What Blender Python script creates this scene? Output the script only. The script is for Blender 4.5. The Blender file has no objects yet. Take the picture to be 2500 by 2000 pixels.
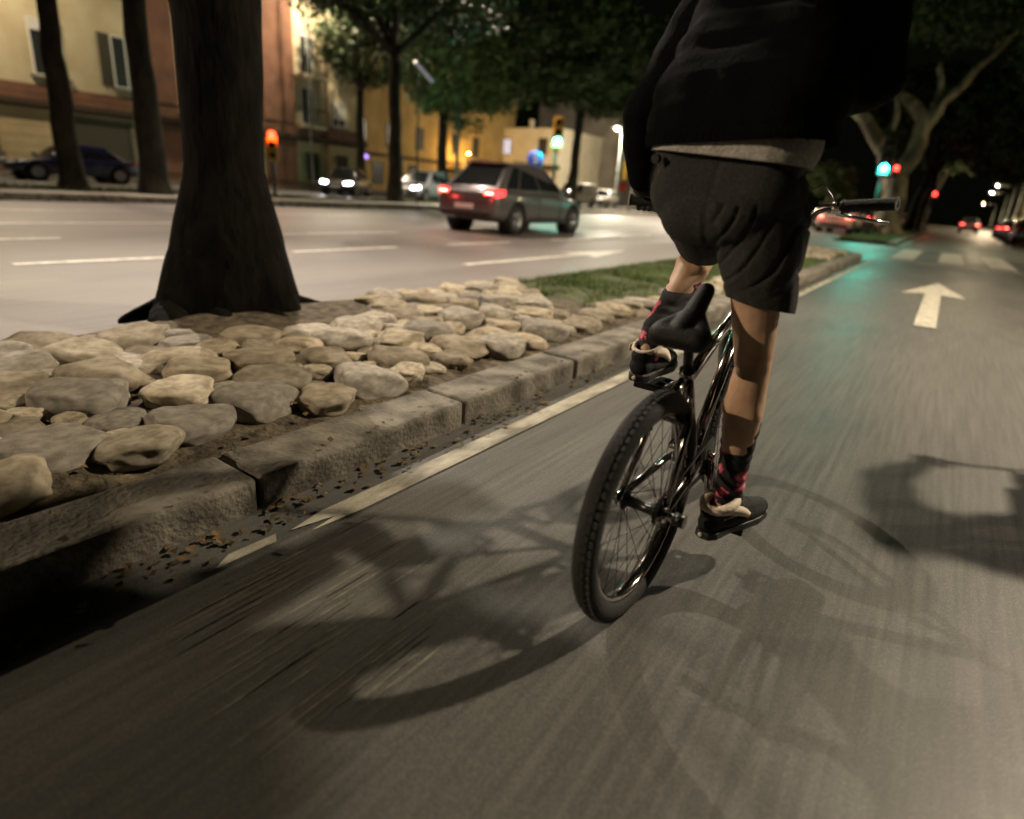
import bpy, bmesh, math, random
import numpy as np
from mathutils import Vector, Matrix, noise
R = math.radians
scene = bpy.context.scene
col = scene.collection
random.seed(7); np.random.seed(7)

# ------------------------------------------------------------------ camera
cd = bpy.data.cameras.new('camera'); cam = bpy.data.objects.new('camera', cd); col.objects.link(cam)
cd.sensor_width = 36.0; cd.lens = 36.0 * 1250 / 2156; cd.shift_x = 0.0009; cd.shift_y = -0.0197
cx = Vector((0.8102185, 0.5818257, 0.0708866)); cy = Vector((-0.2410031, 0.2204549, 0.9451546)); cz = cx.cross(cy).normalized()
m = Matrix((cx, cy, cz)).transposed().to_4x4(); m.translation = Vector((0, 0, 1.0))
cam.matrix_world = m
cd.clip_start = 0.05; cd.clip_end = 900
cd.dof.use_dof = True; cd.dof.focus_distance = 1.95; cd.dof.aperture_fstop = 1.15
scene.camera = cam

# ------------------------------------------------------------------ world (night)
w = bpy.data.worlds.new('World'); scene.world = w; w.use_nodes = True
nt = w.node_tree; bg = nt.nodes['Background']
sky = nt.nodes.new('ShaderNodeTexSky'); sky.sky_type = 'NISHITA'; sky.sun_disc = False
sky.sun_elevation = R(-4.0); sky.sun_rotation = R(200)
mixw = nt.nodes.new('ShaderNodeMix'); mixw.data_type = 'RGBA'; mixw.inputs[0].default_value = 0.93
mixw.inputs[7].default_value = (0.017, 0.018, 0.009, 1)     # city glow on the night sky
nt.links.new(sky.outputs[0], mixw.inputs[6]); nt.links.new(mixw.outputs[2], bg.inputs[0])
bg.inputs[1].default_value = 0.10
scene.view_settings.view_transform = 'Standard'; scene.view_settings.look = 'None'
scene.view_settings.exposure = 0.0; scene.view_settings.gamma = 1.0
scene.cycles.max_bounces = 5; scene.cycles.sample_clamp_indirect = 3.0

# ------------------------------------------------------------------ materials
def mat(name, base, rough=0.7, metal=0.0, noise_s=None, base2=None, bump=0.0, bump_s=40.0, sc=(1, 1, 1), spec=0.5, coat=0.0, emit=None, estr=0.0, sss=0.0, detail=5.0, ramp=(0.35, 0.65), alpha=None, trans=0.0):
    mt = bpy.data.materials.new(name); mt.use_nodes = True
    n = mt.node_tree.nodes; l = mt.node_tree.links; p = n['Principled BSDF']
    c = tuple(base) + (1,) if len(base) == 3 else base
    p.inputs['Base Color'].default_value = c
    p.inputs['Roughness'].default_value = rough; p.inputs['Metallic'].default_value = metal
    p.inputs['Specular IOR Level'].default_value = spec; p.inputs['Coat Weight'].default_value = coat
    if sss: p.inputs['Subsurface Weight'].default_value = sss; p.inputs['Subsurface Radius'].default_value = (0.01, 0.004, 0.002); p.inputs['Subsurface Scale'].default_value = 1.0
    if trans: p.inputs['Transmission Weight'].default_value = trans
    if emit: p.inputs['Emission Color'].default_value = tuple(emit) + (1,); p.inputs['Emission Strength'].default_value = estr
    tc = n.new('ShaderNodeTexCoord'); mp = n.new('ShaderNodeMapping'); mp.inputs['Scale'].default_value = sc
    l.new(tc.outputs['Object'], mp.inputs[0])
    if noise_s:
        t = n.new('ShaderNodeTexNoise'); t.inputs['Scale'].default_value = noise_s; t.inputs['Detail'].default_value = detail
        l.new(mp.outputs[0], t.inputs['Vector'])
        r = n.new('ShaderNodeValToRGB'); r.color_ramp.elements[0].position = ramp[0]; r.color_ramp.elements[1].position = ramp[1]
        r.color_ramp.elements[0].color = c; r.color_ramp.elements[1].color = tuple(base2) + (1,)
        l.new(t.outputs['Fac'], r.inputs[0]); l.new(r.outputs[0], p.inputs['Base Color'])
    if bump:
        t2 = n.new('ShaderNodeTexNoise'); t2.inputs['Scale'].default_value = bump_s; t2.inputs['Detail'].default_value = 6
        l.new(mp.outputs[0], t2.inputs['Vector'])
        b = n.new('ShaderNodeBump'); b.inputs['Strength'].default_value = bump; b.inputs['Distance'].default_value = 0.02
        l.new(t2.outputs['Fac'], b.inputs['Height']); l.new(b.outputs[0], p.inputs['Normal'])
    return mt

def asphalt(name, c1, c2, rough_lo, rough_hi, grain=60, streak=0.06, patch=0.5, pst=0.35):
    mt = bpy.data.materials.new(name); mt.use_nodes = True
    n = mt.node_tree.nodes; l = mt.node_tree.links; p = n['Principled BSDF']
    tc = n.new('ShaderNodeTexCoord')
    p.inputs['Specular IOR Level'].default_value = 0.32
    def tex(scale, sc, det):
        mp = n.new('ShaderNodeMapping'); mp.inputs['Scale'].default_value = sc; l.new(tc.outputs['Object'], mp.inputs[0])
        t = n.new('ShaderNodeTexNoise'); t.inputs['Scale'].default_value = scale; t.inputs['Detail'].default_value = det
        l.new(mp.outputs[0], t.inputs['Vector']); return t
    a = tex(patch, (1, pst, 1), 4); b = tex(48, (1, streak, 1), 5); c = tex(grain * 6, (1, 1, 1), 3)
    v = n.new('ShaderNodeTexVoronoi'); v.inputs['Scale'].default_value = grain * 4.0; l.new(tc.outputs['Object'], v.inputs['Vector'])
    def mth(op, x, y):
        q = n.new('ShaderNodeMath'); q.operation = op
        for i, z in enumerate((x, y)):
            if isinstance(z, (int, float)): q.inputs[i].default_value = z
            else: l.new(z, q.inputs[i])
        return q.outputs[0]
    s = mth('ADD', mth('MULTIPLY', a.outputs['Fac'], 0.36), mth('MULTIPLY', b.outputs['Fac'], 0.30))
    s = mth('ADD', s, mth('MULTIPLY', c.outputs['Fac'], 0.22)); s = mth('ADD', s, mth('MULTIPLY', v.outputs['Distance'], 0.22))
    r = n.new('ShaderNodeValToRGB'); r.color_ramp.elements[0].position = 0.36; r.color_ramp.elements[1].position = 0.68
    r.color_ramp.elements[0].color = c1 + (1,); r.color_ramp.elements[1].color = c2 + (1,)
    l.new(s, r.inputs[0]); l.new(r.outputs[0], p.inputs['Base Color'])
    rr = n.new('ShaderNodeMapRange'); rr.inputs[1].default_value = 0.3; rr.inputs[2].default_value = 0.7
    rr.inputs[3].default_value = rough_lo; rr.inputs[4].default_value = rough_hi
    l.new(a.outputs['Fac'], rr.inputs[0]); l.new(rr.outputs[0], p.inputs['Roughness'])
    bm_ = n.new('ShaderNodeBump'); bm_.inputs['Strength'].default_value = 0.22; bm_.inputs['Distance'].default_value = 0.0016
    l.new(mth('ADD', v.outputs['Distance'], mth('MULTIPLY', c.outputs['Fac'], 0.8)), bm_.inputs['Height']); l.new(bm_.outputs[0], p.inputs['Normal'])
    return mt

M = {}
M['asphalt'] = asphalt('asphalt', (0.018, 0.0178, 0.0165), (0.112, 0.108, 0.098), 0.40, 0.66, streak=0.035)
M['asphalt_avenue'] = asphalt('asphalt_avenue', (0.070, 0.064, 0.060), (0.215, 0.197, 0.185), 0.42, 0.7, patch=0.9, pst=0.05, streak=.02)
M['dirt'] = mat('dirt', (0.035, 0.024, 0.013), 0.95, noise_s=7, base2=(0.10, 0.075, 0.04), bump=0.8, bump_s=30)
M['mulch'] = mat('mulch', (0.03, 0.022, 0.013), 0.95, noise_s=14, base2=(0.13, 0.10, 0.06), bump=1.0, bump_s=40)
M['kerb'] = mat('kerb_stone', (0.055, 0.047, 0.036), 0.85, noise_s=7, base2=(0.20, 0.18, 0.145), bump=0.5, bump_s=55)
M['paint'] = mat('road_paint', (0.22, 0.20, 0.16), 0.65, noise_s=14, base2=(0.48, 0.45, 0.37), bump=0.3, bump_s=120)
M['paint_worn'] = mat('road_paint_worn', (0.12, 0.11, 0.08), 0.65, noise_s=12, base2=(0.42, 0.39, 0.31), bump=0.3, bump_s=120, sc=(1, 0.4, 1))
M['stone'] = mat('stone', (0.27, 0.225, 0.155), 0.9, noise_s=3.5, base2=(0.50, 0.43, 0.32), bump=0.5, bump_s=45)
M['stone_grey'] = mat('stone_grey', (0.25, 0.22, 0.18), 0.9, noise_s=4, base2=(0.46, 0.41, 0.34), bump=0.5, bump_s=50)
M['stone_brown'] = mat('stone_brown', (0.16, 0.125, 0.08), 0.9, noise_s=2.5, base2=(0.42, 0.35, 0.25), bump=0.6, bump_s=38, ramp=(.3, .6))
M['grass'] = mat('grass', (0.05, 0.08, 0.02), 0.8, noise_s=3, base2=(0.12, 0.17, 0.05))
M['grass_soil'] = mat('grass_soil', (0.03, 0.035, 0.012), 0.95, noise_s=6, base2=(0.07, 0.085, 0.03), bump=0.6, bump_s=30)
M['leaf_litter'] = mat('leaf_litter', (0.035, 0.022, 0.009), 0.85, noise_s=9, base2=(0.16, 0.10, 0.035))
M['leaf'] = mat('leaf', (0.018, 0.032, 0.007), 0.65, noise_s=0.8, base2=(0.07, 0.105, 0.028), trans=0.0)
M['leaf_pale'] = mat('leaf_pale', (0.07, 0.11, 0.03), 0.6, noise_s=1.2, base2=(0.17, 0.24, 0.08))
M['bark_dark'] = mat('bark_dark', (0.002, 0.0018, 0.0015), 0.98, noise_s=12, base2=(0.008, 0.0065, 0.0045), bump=1.0, bump_s=20, sc=(1, 1, 0.3), spec=0.1)
M['bark'] = mat('bark', (0.013, 0.011, 0.007), 0.95, noise_s=4, base2=(0.042, 0.035, 0.022), bump=0.8, bump_s=12, sc=(1, 1, 0.5))
M['bark_pale'] = mat('bark_pale', (0.08, 0.065, 0.042), 0.85, noise_s=2.2, base2=(0.24, 0.205, 0.14), bump=0.5, bump_s=8, sc=(1, 1, 0.5), ramp=(0.42, 0.58))
M['stucco_cream'] = mat('stucco_cream', (0.42, 0.34, 0.21), 0.9, noise_s=0.7, base2=(0.52, 0.44, 0.29), bump=0.25, bump_s=20)
M['stucco_pale'] = mat('stucco_pale', (0.60, 0.52, 0.36), 0.9, noise_s=0.6, base2=(0.70, 0.62, 0.46), bump=0.2)
M['stucco_yellow'] = mat('stucco_yellow', (0.24, 0.155, 0.05), 0.9, noise_s=0.5, base2=(0.34, 0.23, 0.08), bump=0.2)
M['stucco_grey'] = mat('stucco_grey', (0.16, 0.13, 0.10), 0.9, noise_s=0.4, base2=(0.26, 0.22, 0.17), bump=0.2)
M['rusticated'] = mat('rusticated_stone', (0.40, 0.30, 0.17), 0.9, noise_s=0.8, base2=(0.50, 0.39, 0.23), bump=0.4, bump_s=14)
M['terracotta'] = mat('terracotta_paint', (0.12, 0.052, 0.03), 0.85, noise_s=1.0, base2=(0.20, 0.09, 0.05), bump=0.2)
M['cornice_dark'] = mat('cornice_dark', (0.05, 0.03, 0.018), 0.9)
M['shutter'] = mat('shutter_wood', (0.06, 0.05, 0.03), 0.7)
M['white_frame'] = mat('white_frame', (0.6, 0.58, 0.52), 0.6)
M['window_glass'] = mat('window_glass', (0.02, 0.022, 0.022), 0.3, spec=0.35)
M['lit_window'] = mat('lit_window', (0.5, 0.5, 0.5), 0.5, emit=(0.75, 0.78, 1.0), estr=0.7)
M['blind'] = mat('blind', (0.55, 0.52, 0.48), 0.7)
M['iron'] = mat('iron', (0.02, 0.02, 0.018), 0.55, metal=0.3)
M['pole'] = mat('pole_paint', (0.05, 0.055, 0.05), 0.5, metal=0.4)
M['pole_green'] = mat('pole_green', (0.04, 0.10, 0.09), 0.5, metal=0.3)
M['signal_yellow'] = mat('signal_yellow', (0.62, 0.33, 0.03), 0.5)
M['signal_black'] = mat('signal_black', (0.02, 0.02, 0.02), 0.6)
M['lens_off'] = mat('lens_off', (0.04, 0.02, 0.01), 0.25)
M['lens_red'] = mat('lens_red', (0.5, 0.02, 0.01), 0.3, emit=(1.0, 0.025, 0.015), estr=13)
M['lens_red_far'] = mat('lens_red_far', (0.5, 0.02, 0.01), 0.3, emit=(1.0, 0.05, 0.05), estr=6)
M['lens_green'] = mat('lens_green', (0.0, 0.4, 0.3), 0.3, emit=(0.02, 1.0, 0.82), estr=60)
M['lamp_white'] = mat('lamp_lens_white', (0.8, 0.8, 0.8), 0.3, emit=(1.0, 0.93, 0.74), estr=40)
M['lamp_sodium'] = mat('lamp_lens_sodium', (0.8, 0.6, 0.3), 0.3, emit=(1.0, 0.60, 0.14), estr=60)
M['tail_lit'] = mat('tail_lit', (0.5, 0.01, 0.01), 0.25, emit=(1.0, 0.03, 0.03), estr=5)
M['tail_core'] = mat('tail_core', (0.5, 0.05, 0.03), 0.25, emit=(1.0, 0.22, 0.15), estr=16)
M['tail_off'] = mat('tail_off', (0.25, 0.01, 0.01), 0.2)
M['head_lit'] = mat('head_lit', (0.9, 0.9, 0.9), 0.2, emit=(0.92, 0.93, 1.0), estr=40)
M['head_off'] = mat('head_off', (0.5, 0.5, 0.52), 0.15)
M['tyre'] = mat('tyre_rubber', (0.006, 0.006, 0.006), 0.8, noise_s=60, base2=(0.014, 0.0135, 0.0125), bump=0.3, bump_s=150)
M['alloy'] = mat('alloy', (0.35, 0.35, 0.36), 0.35, metal=0.9)
M['car_glass'] = mat('car_glass', (0.012, 0.014, 0.015), 0.07, spec=0.8)
M['plastic_black'] = mat('plastic_black', (0.018, 0.018, 0.018), 0.55)
M['plate'] = mat('plate_white', (0.75, 0.75, 0.73), 0.5)
M['car_silver'] = mat('car_paint_silver', (0.115, 0.108, 0.11), 0.33, metal=0.4, coat=0.8)
M['car_white'] = mat('car_paint_white', (0.72, 0.68, 0.62), 0.35, coat=0.7)
M['car_black'] = mat('car_paint_black', (0.012, 0.012, 0.014), 0.25, coat=0.8)
M['car_blue'] = mat('car_paint_blue', (0.012, 0.012, 0.055), 0.28, coat=0.8)
M['car_light'] = mat('car_paint_light_grey', (0.42, 0.41, 0.43), 0.3, metal=0.4, coat=0.8)
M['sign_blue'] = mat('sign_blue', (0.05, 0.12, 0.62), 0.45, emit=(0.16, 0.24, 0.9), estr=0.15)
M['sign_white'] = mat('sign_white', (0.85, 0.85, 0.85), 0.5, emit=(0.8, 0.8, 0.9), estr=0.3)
M['sign_red'] = mat('sign_red', (0.6, 0.03, 0.02), 0.5)
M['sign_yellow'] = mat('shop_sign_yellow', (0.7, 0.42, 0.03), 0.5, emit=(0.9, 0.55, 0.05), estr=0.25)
M['chrome_dark'] = mat('chrome_dark', (0.28, 0.26, 0.24), 0.12, metal=1.0)
M['chrome'] = mat('chrome', (0.75, 0.73, 0.70), 0.10, metal=1.0)
M['black_metal'] = mat('black_metal', (0.02, 0.02, 0.02), 0.3, metal=0.6)
M['grip'] = mat('grip_rubber', (0.008, 0.008, 0.008), 0.75, bump=0.4, bump_s=200)
M['saddle'] = mat('saddle_vinyl', (0.004, 0.004, 0.004), 0.6, spec=0.3, bump=0.2, bump_s=180)
M['decal'] = mat('frame_decal', (0.62, 0.50, 0.20), 0.45)
M['skin'] = mat('skin', (0.37, 0.215, 0.13), 0.5, noise_s=16, base2=(0.56, 0.36, 0.235), sss=0.10, bump=0.10, bump_s=260, spec=0.4, ramp=(.25, .7))
M['hair'] = mat('hair', (0.02, 0.014, 0.01), 0.6, bump=0.6, bump_s=90)
M['shorts'] = mat('shorts_cloth', (0.027, 0.028, 0.027), 0.9, noise_s=160, base2=(0.046, 0.046, 0.044), bump=0.35, bump_s=330, spec=0.2)
M['jacket'] = mat('jacket_cloth', (0.0035, 0.0038, 0.004), 0.9, bump=0.3, bump_s=140, spec=0.06)
M['tee'] = mat('tee_cloth', (0.34, 0.32, 0.29), 0.9, noise_s=140, base2=(0.55, 0.52, 0.47), bump=0.5, bump_s=260, spec=0.2)
M['shoe'] = mat('shoe_suede', (0.008, 0.008, 0.008), 0.8, bump=0.3, bump_s=200, spec=0.3)
M['shoe_sole'] = mat('shoe_sole', (0.012, 0.012, 0.012), 0.6)
M['cream'] = mat('cream_leather', (0.62, 0.52, 0.42), 0.6, bump=0.2, bump_s=120)
M['glove'] = mat('glove', (0.006, 0.006, 0.006), 0.8)

def sock_material():
    mt = bpy.data.materials.new('floral_sock'); mt.use_nodes = True
    n = mt.node_tree.nodes; l = mt.node_tree.links; p = n['Principled BSDF']; p.inputs['Roughness'].default_value = 0.85
    tc = n.new('ShaderNodeTexCoord')
    ns = n.new('ShaderNodeTexNoise'); ns.inputs['Scale'].default_value = 60; l.new(tc.outputs['Object'], ns.inputs['Vector'])
    mx = n.new('ShaderNodeMix'); mx.data_type = 'VECTOR'; mx.inputs[0].default_value = 0.035
    l.new(tc.outputs['Object'], mx.inputs[4]); l.new(ns.outputs['Color'], mx.inputs[5])
    v = n.new('ShaderNodeTexVoronoi'); v.voronoi_dimensions = '2D'; v.inputs['Scale'].default_value = 23; v.inputs['Randomness'].default_value = 0.9
    sx = n.new('ShaderNodeSeparateXYZ'); cb = n.new('ShaderNodeCombineXYZ'); l.new(mx.outputs[1], sx.inputs[0]); l.new(sx.outputs[0], cb.inputs[0]); l.new(sx.outputs[2], cb.inputs[1]); l.new(cb.outputs[0], v.inputs['Vector'])
    r = n.new('ShaderNodeValToRGB'); e = r.color_ramp.elements
    e[0].position = 0.0; e[0].color = (0.75, 0.55, 0.55, 1); e[1].position = 0.13; e[1].color = (0.68, 0.16, 0.22, 1)
    a = e.new(0.30); a.color = (0.45, 0.05, 0.11, 1); b = e.new(0.36); b.color = (0.006, 0.006, 0.007, 1)
    l.new(v.outputs['Distance'], r.inputs[0])
    hs = n.new('ShaderNodeSeparateColor'); l.new(v.outputs['Color'], hs.inputs[0])
    gt = n.new('ShaderNodeMath'); gt.operation = 'GREATER_THAN'; gt.inputs[1].default_value = 0.35; l.new(hs.outputs[0], gt.inputs[0])
    m2 = n.new('ShaderNodeMix'); m2.data_type = 'RGBA'; m2.inputs[6].default_value = (0.006, 0.006, 0.007, 1)
    l.new(gt.outputs[0], m2.inputs[0]); l.new(r.outputs[0], m2.inputs[7]); l.new(m2.outputs[2], p.inputs['Base Color'])
    b2 = n.new('ShaderNodeBump'); b2.inputs['Strength'].default_value = 0.3; b2.inputs['Distance'].default_value = 0.002
    wv = n.new('ShaderNodeTexNoise'); wv.inputs['Scale'].default_value = 400; l.new(tc.outputs['Object'], wv.inputs['Vector'])
    l.new(wv.outputs['Fac'], b2.inputs['Height']); l.new(b2.outputs[0], p.inputs['Normal'])
    return mt
M['sock'] = sock_material()

# ------------------------------------------------------------------ helpers
def tag(o, label=None, cat=None, group=None, kind=None):
    if label: o['label'] = label
    if cat: o['category'] = cat
    if group: o['group'] = group
    if kind: o['kind'] = kind
    return o
def thing(name, label, cat, loc=(0, 0, 0), group=None, rz=0.0):
    o = bpy.data.objects.new(name, None); col.objects.link(o); o.empty_display_size = 0.2
    o.location = loc; o.rotation_euler[2] = rz
    return tag(o, label, cat, group)
def world_of(o):
    v = Vector((0, 0, 0))
    while o is not None: v += o.location; o = o.parent
    return v
def copy_tree(o, parent=None, mats=None):
    c = o.copy(); col.objects.link(c); c.parent = parent
    for ch in list(o.children): copy_tree(ch, c)
    return c

class MB:
    def __init__(s): s.v = []; s.f = []; s.sm = []
    def add(s, vs, fs, smooth=False):
        k = len(s.v); s.v += [tuple(v) for v in vs]; s.f += [tuple(i + k for i in f) for f in fs]; s.sm += [smooth] * len(fs); return s
    def box(s, x0, x1, y0, y1, z0, z1):
        return s.add([(x0, y0, z0), (x1, y0, z0), (x1, y1, z0), (x0, y1, z0), (x0, y0, z1), (x1, y0, z1), (x1, y1, z1), (x0, y1, z1)],
                     [(0, 3, 2, 1), (4, 5, 6, 7), (0, 1, 5, 4), (1, 2, 6, 5), (2, 3, 7, 6), (3, 0, 4, 7)])
    def quad(s, a, b, c, d): return s.add([a, b, c, d], [(0, 1, 2, 3)])
    def tube(s, pts, rs, n=12, caps=True, sy=1.0):
        pts = [Vector(p) for p in pts]
        if isinstance(rs, (int, float)): rs = [rs] * len(pts)
        vs = []; fs = []; up = None
        for i, p in enumerate(pts):
            d = (pts[min(i + 1, len(pts) - 1)] - pts[max(i - 1, 0)]).normalized()
            if up is None: up = Vector((0, 0, 1)) if abs(d.z) < 0.9 else Vector((0, 1, 0))
            a = d.cross(up).normalized(); b = a.cross(d).normalized(); up = b
            for j in range(n):
                t = 2 * math.pi * j / n
                vs.append(p + a * (math.cos(t) * rs[i]) + b * (math.sin(t) * rs[i] * sy))
        for i in range(len(pts) - 1):
            for j in range(n):
                k = (j + 1) % n
                fs.append((i * n + j, i * n + k, (i + 1) * n + k, (i + 1) * n + j))
        s.add(vs, fs, True)
        if caps:
            k = len(s.v) - len(vs)
            s.f.append(tuple(k + j for j in reversed(range(n)))); s.sm.append(False)
            s.f.append(tuple(k + (len(pts) - 1) * n + j for j in range(n))); s.sm.append(False)
        return s
    def torus(s, c, axis, RR, r, n=64, m_=14, flat=1.0):
        c = Vector(c); ax = Vector(axis).normalized(); u = ax.cross(Vector((0, 0, 1))).normalized() if abs(ax.z) < .9 else Vector((1, 0, 0)); v = ax.cross(u)
        vs = []; fs = []
        for i in range(n):
            t = 2 * math.pi * i / n; d = u * math.cos(t) + v * math.sin(t)
            for j in range(m_):
                q = 2 * math.pi * j / m_
                vs.append(c + d * (RR + r * math.cos(q)) + ax * (r * math.sin(q) * flat))
        for i in range(n):
            for j in range(m_):
                a, b = i * m_ + j, i * m_ + (j + 1) % m_
                c_, d_ = ((i + 1) % n) * m_ + (j + 1) % m_, ((i + 1) % n) * m_ + j
                fs.append((a, b, c_, d_))
        return s.add(vs, fs, True)
    def lathe(s, c, axis, prof, n=48):
        c = Vector(c); ax = Vector(axis).normalized(); u = ax.cross(Vector((0, 0, 1))).normalized() if abs(ax.z) < .9 else Vector((1, 0, 0)); v = ax.cross(u)
        vs = []; fs = []; k = len(prof)
        for i in range(n):
            t = 2 * math.pi * i / n; d = u * math.cos(t) + v * math.sin(t)
            for (r, h) in prof: vs.append(c + d * r + ax * h)
        for i in range(n):
            for j in range(k - 1):
                fs.append((i * k + j, i * k + j + 1, ((i + 1) % n) * k + j + 1, ((i + 1) % n) * k + j))
        return s.add(vs, fs, True)
    def build(s, name, m_, parent=None, bevel=0.0, seg=2, mods=None):
        off = world_of(parent)
        me = bpy.data.meshes.new(name); me.from_pydata([(v[0] - off.x, v[1] - off.y, v[2] - off.z) for v in s.v], [], s.f)
        me.polygons.foreach_set('use_smooth', s.sm); me.materials.append(m_); me.update()
        o = bpy.data.objects.new(name, me); col.objects.link(o); o.parent = parent
        if bevel:
            b = o.modifiers.new('bevel', 'BEVEL'); b.width = bevel; b.segments = seg; b.limit_method = 'ANGLE'; b.angle_limit = R(40)
        return o

def fill_caps(me):
    bm = bmesh.new(); bm.from_mesh(me); bmesh.ops.recalc_face_normals(bm, faces=bm.faces); bm.to_mesh(me); bm.free()

def capsule(mb, p0, r0, p1, r1, n=16, k=5):
    p0 = Vector(p0); p1 = Vector(p1); d = p1 - p0
    if d.length < 1e-6: d = Vector((0, 0, 1e-4)); p1 = p0 + d
    d = d.normalized(); u = d.orthogonal().normalized(); v = d.cross(u)
    rings = []
    for i in range(1, k + 1):
        t = math.pi / 2 * i / k; rings.append((p0 - d * (r0 * math.cos(t)), r0 * math.sin(t)))
    for i in range(0, k):
        t = math.pi / 2 * i / k; rings.append((p1 + d * (r1 * math.sin(t)), r1 * math.cos(t)))
    vs = [p0 - d * r0]; fs = []
    for c, r in rings:
        for j in range(n):
            a = 2 * math.pi * j / n; vs.append(c + u * (r * math.cos(a)) + v * (r * math.sin(a)))
    vs.append(p1 + d * r1); L = len(rings)
    for j in range(n): fs.append((0, 1 + (j + 1) % n, 1 + j))
    for i in range(L - 1):
        for j in range(n):
            a = 1 + i * n + j; b = 1 + i * n + (j + 1) % n; fs.append((a, b, b + n, a + n))
    e = len(vs) - 1
    for j in range(n): fs.append((e, 1 + (L - 1) * n + j, 1 + (L - 1) * n + (j + 1) % n))
    mb.add(vs, fs, True)

def blob(name, caps, material, parent=None, voxel=0.006, smooth=6, cuts=(), disp=None, solid=0.0, factor=0.5):
    """union of tapered capsules -> one continuous smooth skin; cuts = (point, normal) remove the normal side"""
    mb = MB()
    for c in caps:
        if len(c) == 4: capsule(mb, *c)
        else:                       # chain [(p, r), ...]
            for (a, ra), (b, rb) in zip(c[0], c[0][1:]): capsule(mb, a, ra, b, rb)
    me = bpy.data.meshes.new(name + '_src'); me.from_pydata(mb.v, [], mb.f)
    o = bpy.data.objects.new(name + '_src', me); col.objects.link(o)
    rm = o.modifiers.new('r', 'REMESH'); rm.mode = 'VOXEL'; rm.voxel_size = voxel; rm.use_smooth_shade = True
    sm = o.modifiers.new('s', 'SMOOTH'); sm.factor = factor; sm.iterations = smooth
    dg = bpy.context.evaluated_depsgraph_get(); dg.update()
    me2 = bpy.data.meshes.new_from_object(o.evaluated_get(dg))
    bpy.data.objects.remove(o)
    bm = bmesh.new(); bm.from_mesh(me2)
    if disp:
        bm.normal_update()
        mv = [(v, v.co + v.normal * disp(v.co, v.normal)) for v in bm.verts]
        for v, c in mv: v.co = c
    for (p, nrm) in cuts:
        g = bmesh.ops.bisect_plane(bm, geom=bm.verts[:] + bm.edges[:] + bm.faces[:], plane_co=p, plane_no=nrm, clear_outer=True)
    if solid:
        pass
    off = world_of(parent)
    for v in bm.verts: v.co -= off
    for f in bm.faces: f.smooth = True
    bm.to_mesh(me2); bm.free(); me2.name = name
    me2.materials.clear(); me2.materials.append(material)
    o2 = bpy.data.objects.new(name, me2); col.objects.link(o2); o2.parent = parent
    if solid:
        s_ = o2.modifiers.new('solid', 'SOLIDIFY'); s_.thickness = solid; s_.offset = -1
    return o2

def light(name, loc, power, color, size=0.12, parent=None, spot=None, aim=None, blend=0.5):
    ld = bpy.data.lights.new(name, 'SPOT' if spot else 'POINT'); ld.energy = power; ld.color = color; ld.shadow_soft_size = size
    o = bpy.data.objects.new(name, ld); col.objects.link(o); o.location = Vector(loc) - world_of(parent); o.parent = parent
    if spot:
        ld.spot_size = R(spot); ld.spot_blend = blend
        o.rotation_euler = (Vector(aim) - Vector(loc)).to_track_quat('-Z', 'Y').to_euler()
    return o

WARM = (1.0, 0.77, 0.47); AMBER = (1.0, 0.56, 0.14); NEUTRAL = (1.0, 0.86, 0.72)
MED_L, MED_R = -3.55, -1.75      # median between avenue and side road

# ------------------------------------------------------------------ ground, roads
def sheet(name, x0, x1, y0, y1, z, m_, kind='structure'):
    mb = MB(); mb.quad((x0, y0, z), (x1, y0, z), (x1, y1, z), (x0, y1, z)); o = mb.build(name, m_); return tag(o, kind=kind)
sheet('ground', -500, 500, -300, 650, -0.004, M['dirt'])
sheet('road', -1.75, 6.2, -12, 300, 0.0, M['asphalt'])
sheet('avenue', -16.7, MED_L, -60, 400, 0.0, M['asphalt_avenue'])
sheet('cross_street', MED_L, MED_R, 18.0, 26.5, 0.002, M['asphalt_avenue'])
sheet('service_road', -32.0, -20.6, -60, 300, 0.02, M['asphalt_avenue'])
M['concrete_pale'] = mat('concrete_pale', (0.38, 0.34, 0.29), 0.8, noise_s=1.5, base2=(0.5, 0.46, 0.40), bump=0.2)
mb = MB(); mb.box(-18.6, -17.0, -60, 300, 0.0, 0.155); tag(mb.build('footpath', M['concrete_pale']), kind='structure')
sheet('side_street', -80.0, -32.0, 30.6, 41.0, 0.022, M['asphalt_avenue'])
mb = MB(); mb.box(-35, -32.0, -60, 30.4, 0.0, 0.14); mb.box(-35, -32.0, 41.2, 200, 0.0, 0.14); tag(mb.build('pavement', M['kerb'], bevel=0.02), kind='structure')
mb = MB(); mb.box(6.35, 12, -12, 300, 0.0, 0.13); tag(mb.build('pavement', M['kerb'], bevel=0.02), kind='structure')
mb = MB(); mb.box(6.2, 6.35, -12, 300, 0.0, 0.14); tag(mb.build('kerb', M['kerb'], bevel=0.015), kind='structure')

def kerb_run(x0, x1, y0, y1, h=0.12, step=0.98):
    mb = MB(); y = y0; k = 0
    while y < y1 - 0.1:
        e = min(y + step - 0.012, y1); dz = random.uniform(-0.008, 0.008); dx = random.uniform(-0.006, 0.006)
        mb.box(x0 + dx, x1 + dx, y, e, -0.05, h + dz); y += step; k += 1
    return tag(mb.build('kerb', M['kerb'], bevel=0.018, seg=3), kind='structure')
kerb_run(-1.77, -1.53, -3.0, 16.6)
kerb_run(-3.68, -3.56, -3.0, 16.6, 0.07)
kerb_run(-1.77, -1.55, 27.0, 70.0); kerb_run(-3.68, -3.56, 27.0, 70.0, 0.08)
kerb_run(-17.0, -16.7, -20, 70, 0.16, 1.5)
kerb_run(-20.75, -20.6, -20, 70, 0.14, 1.5)
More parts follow.
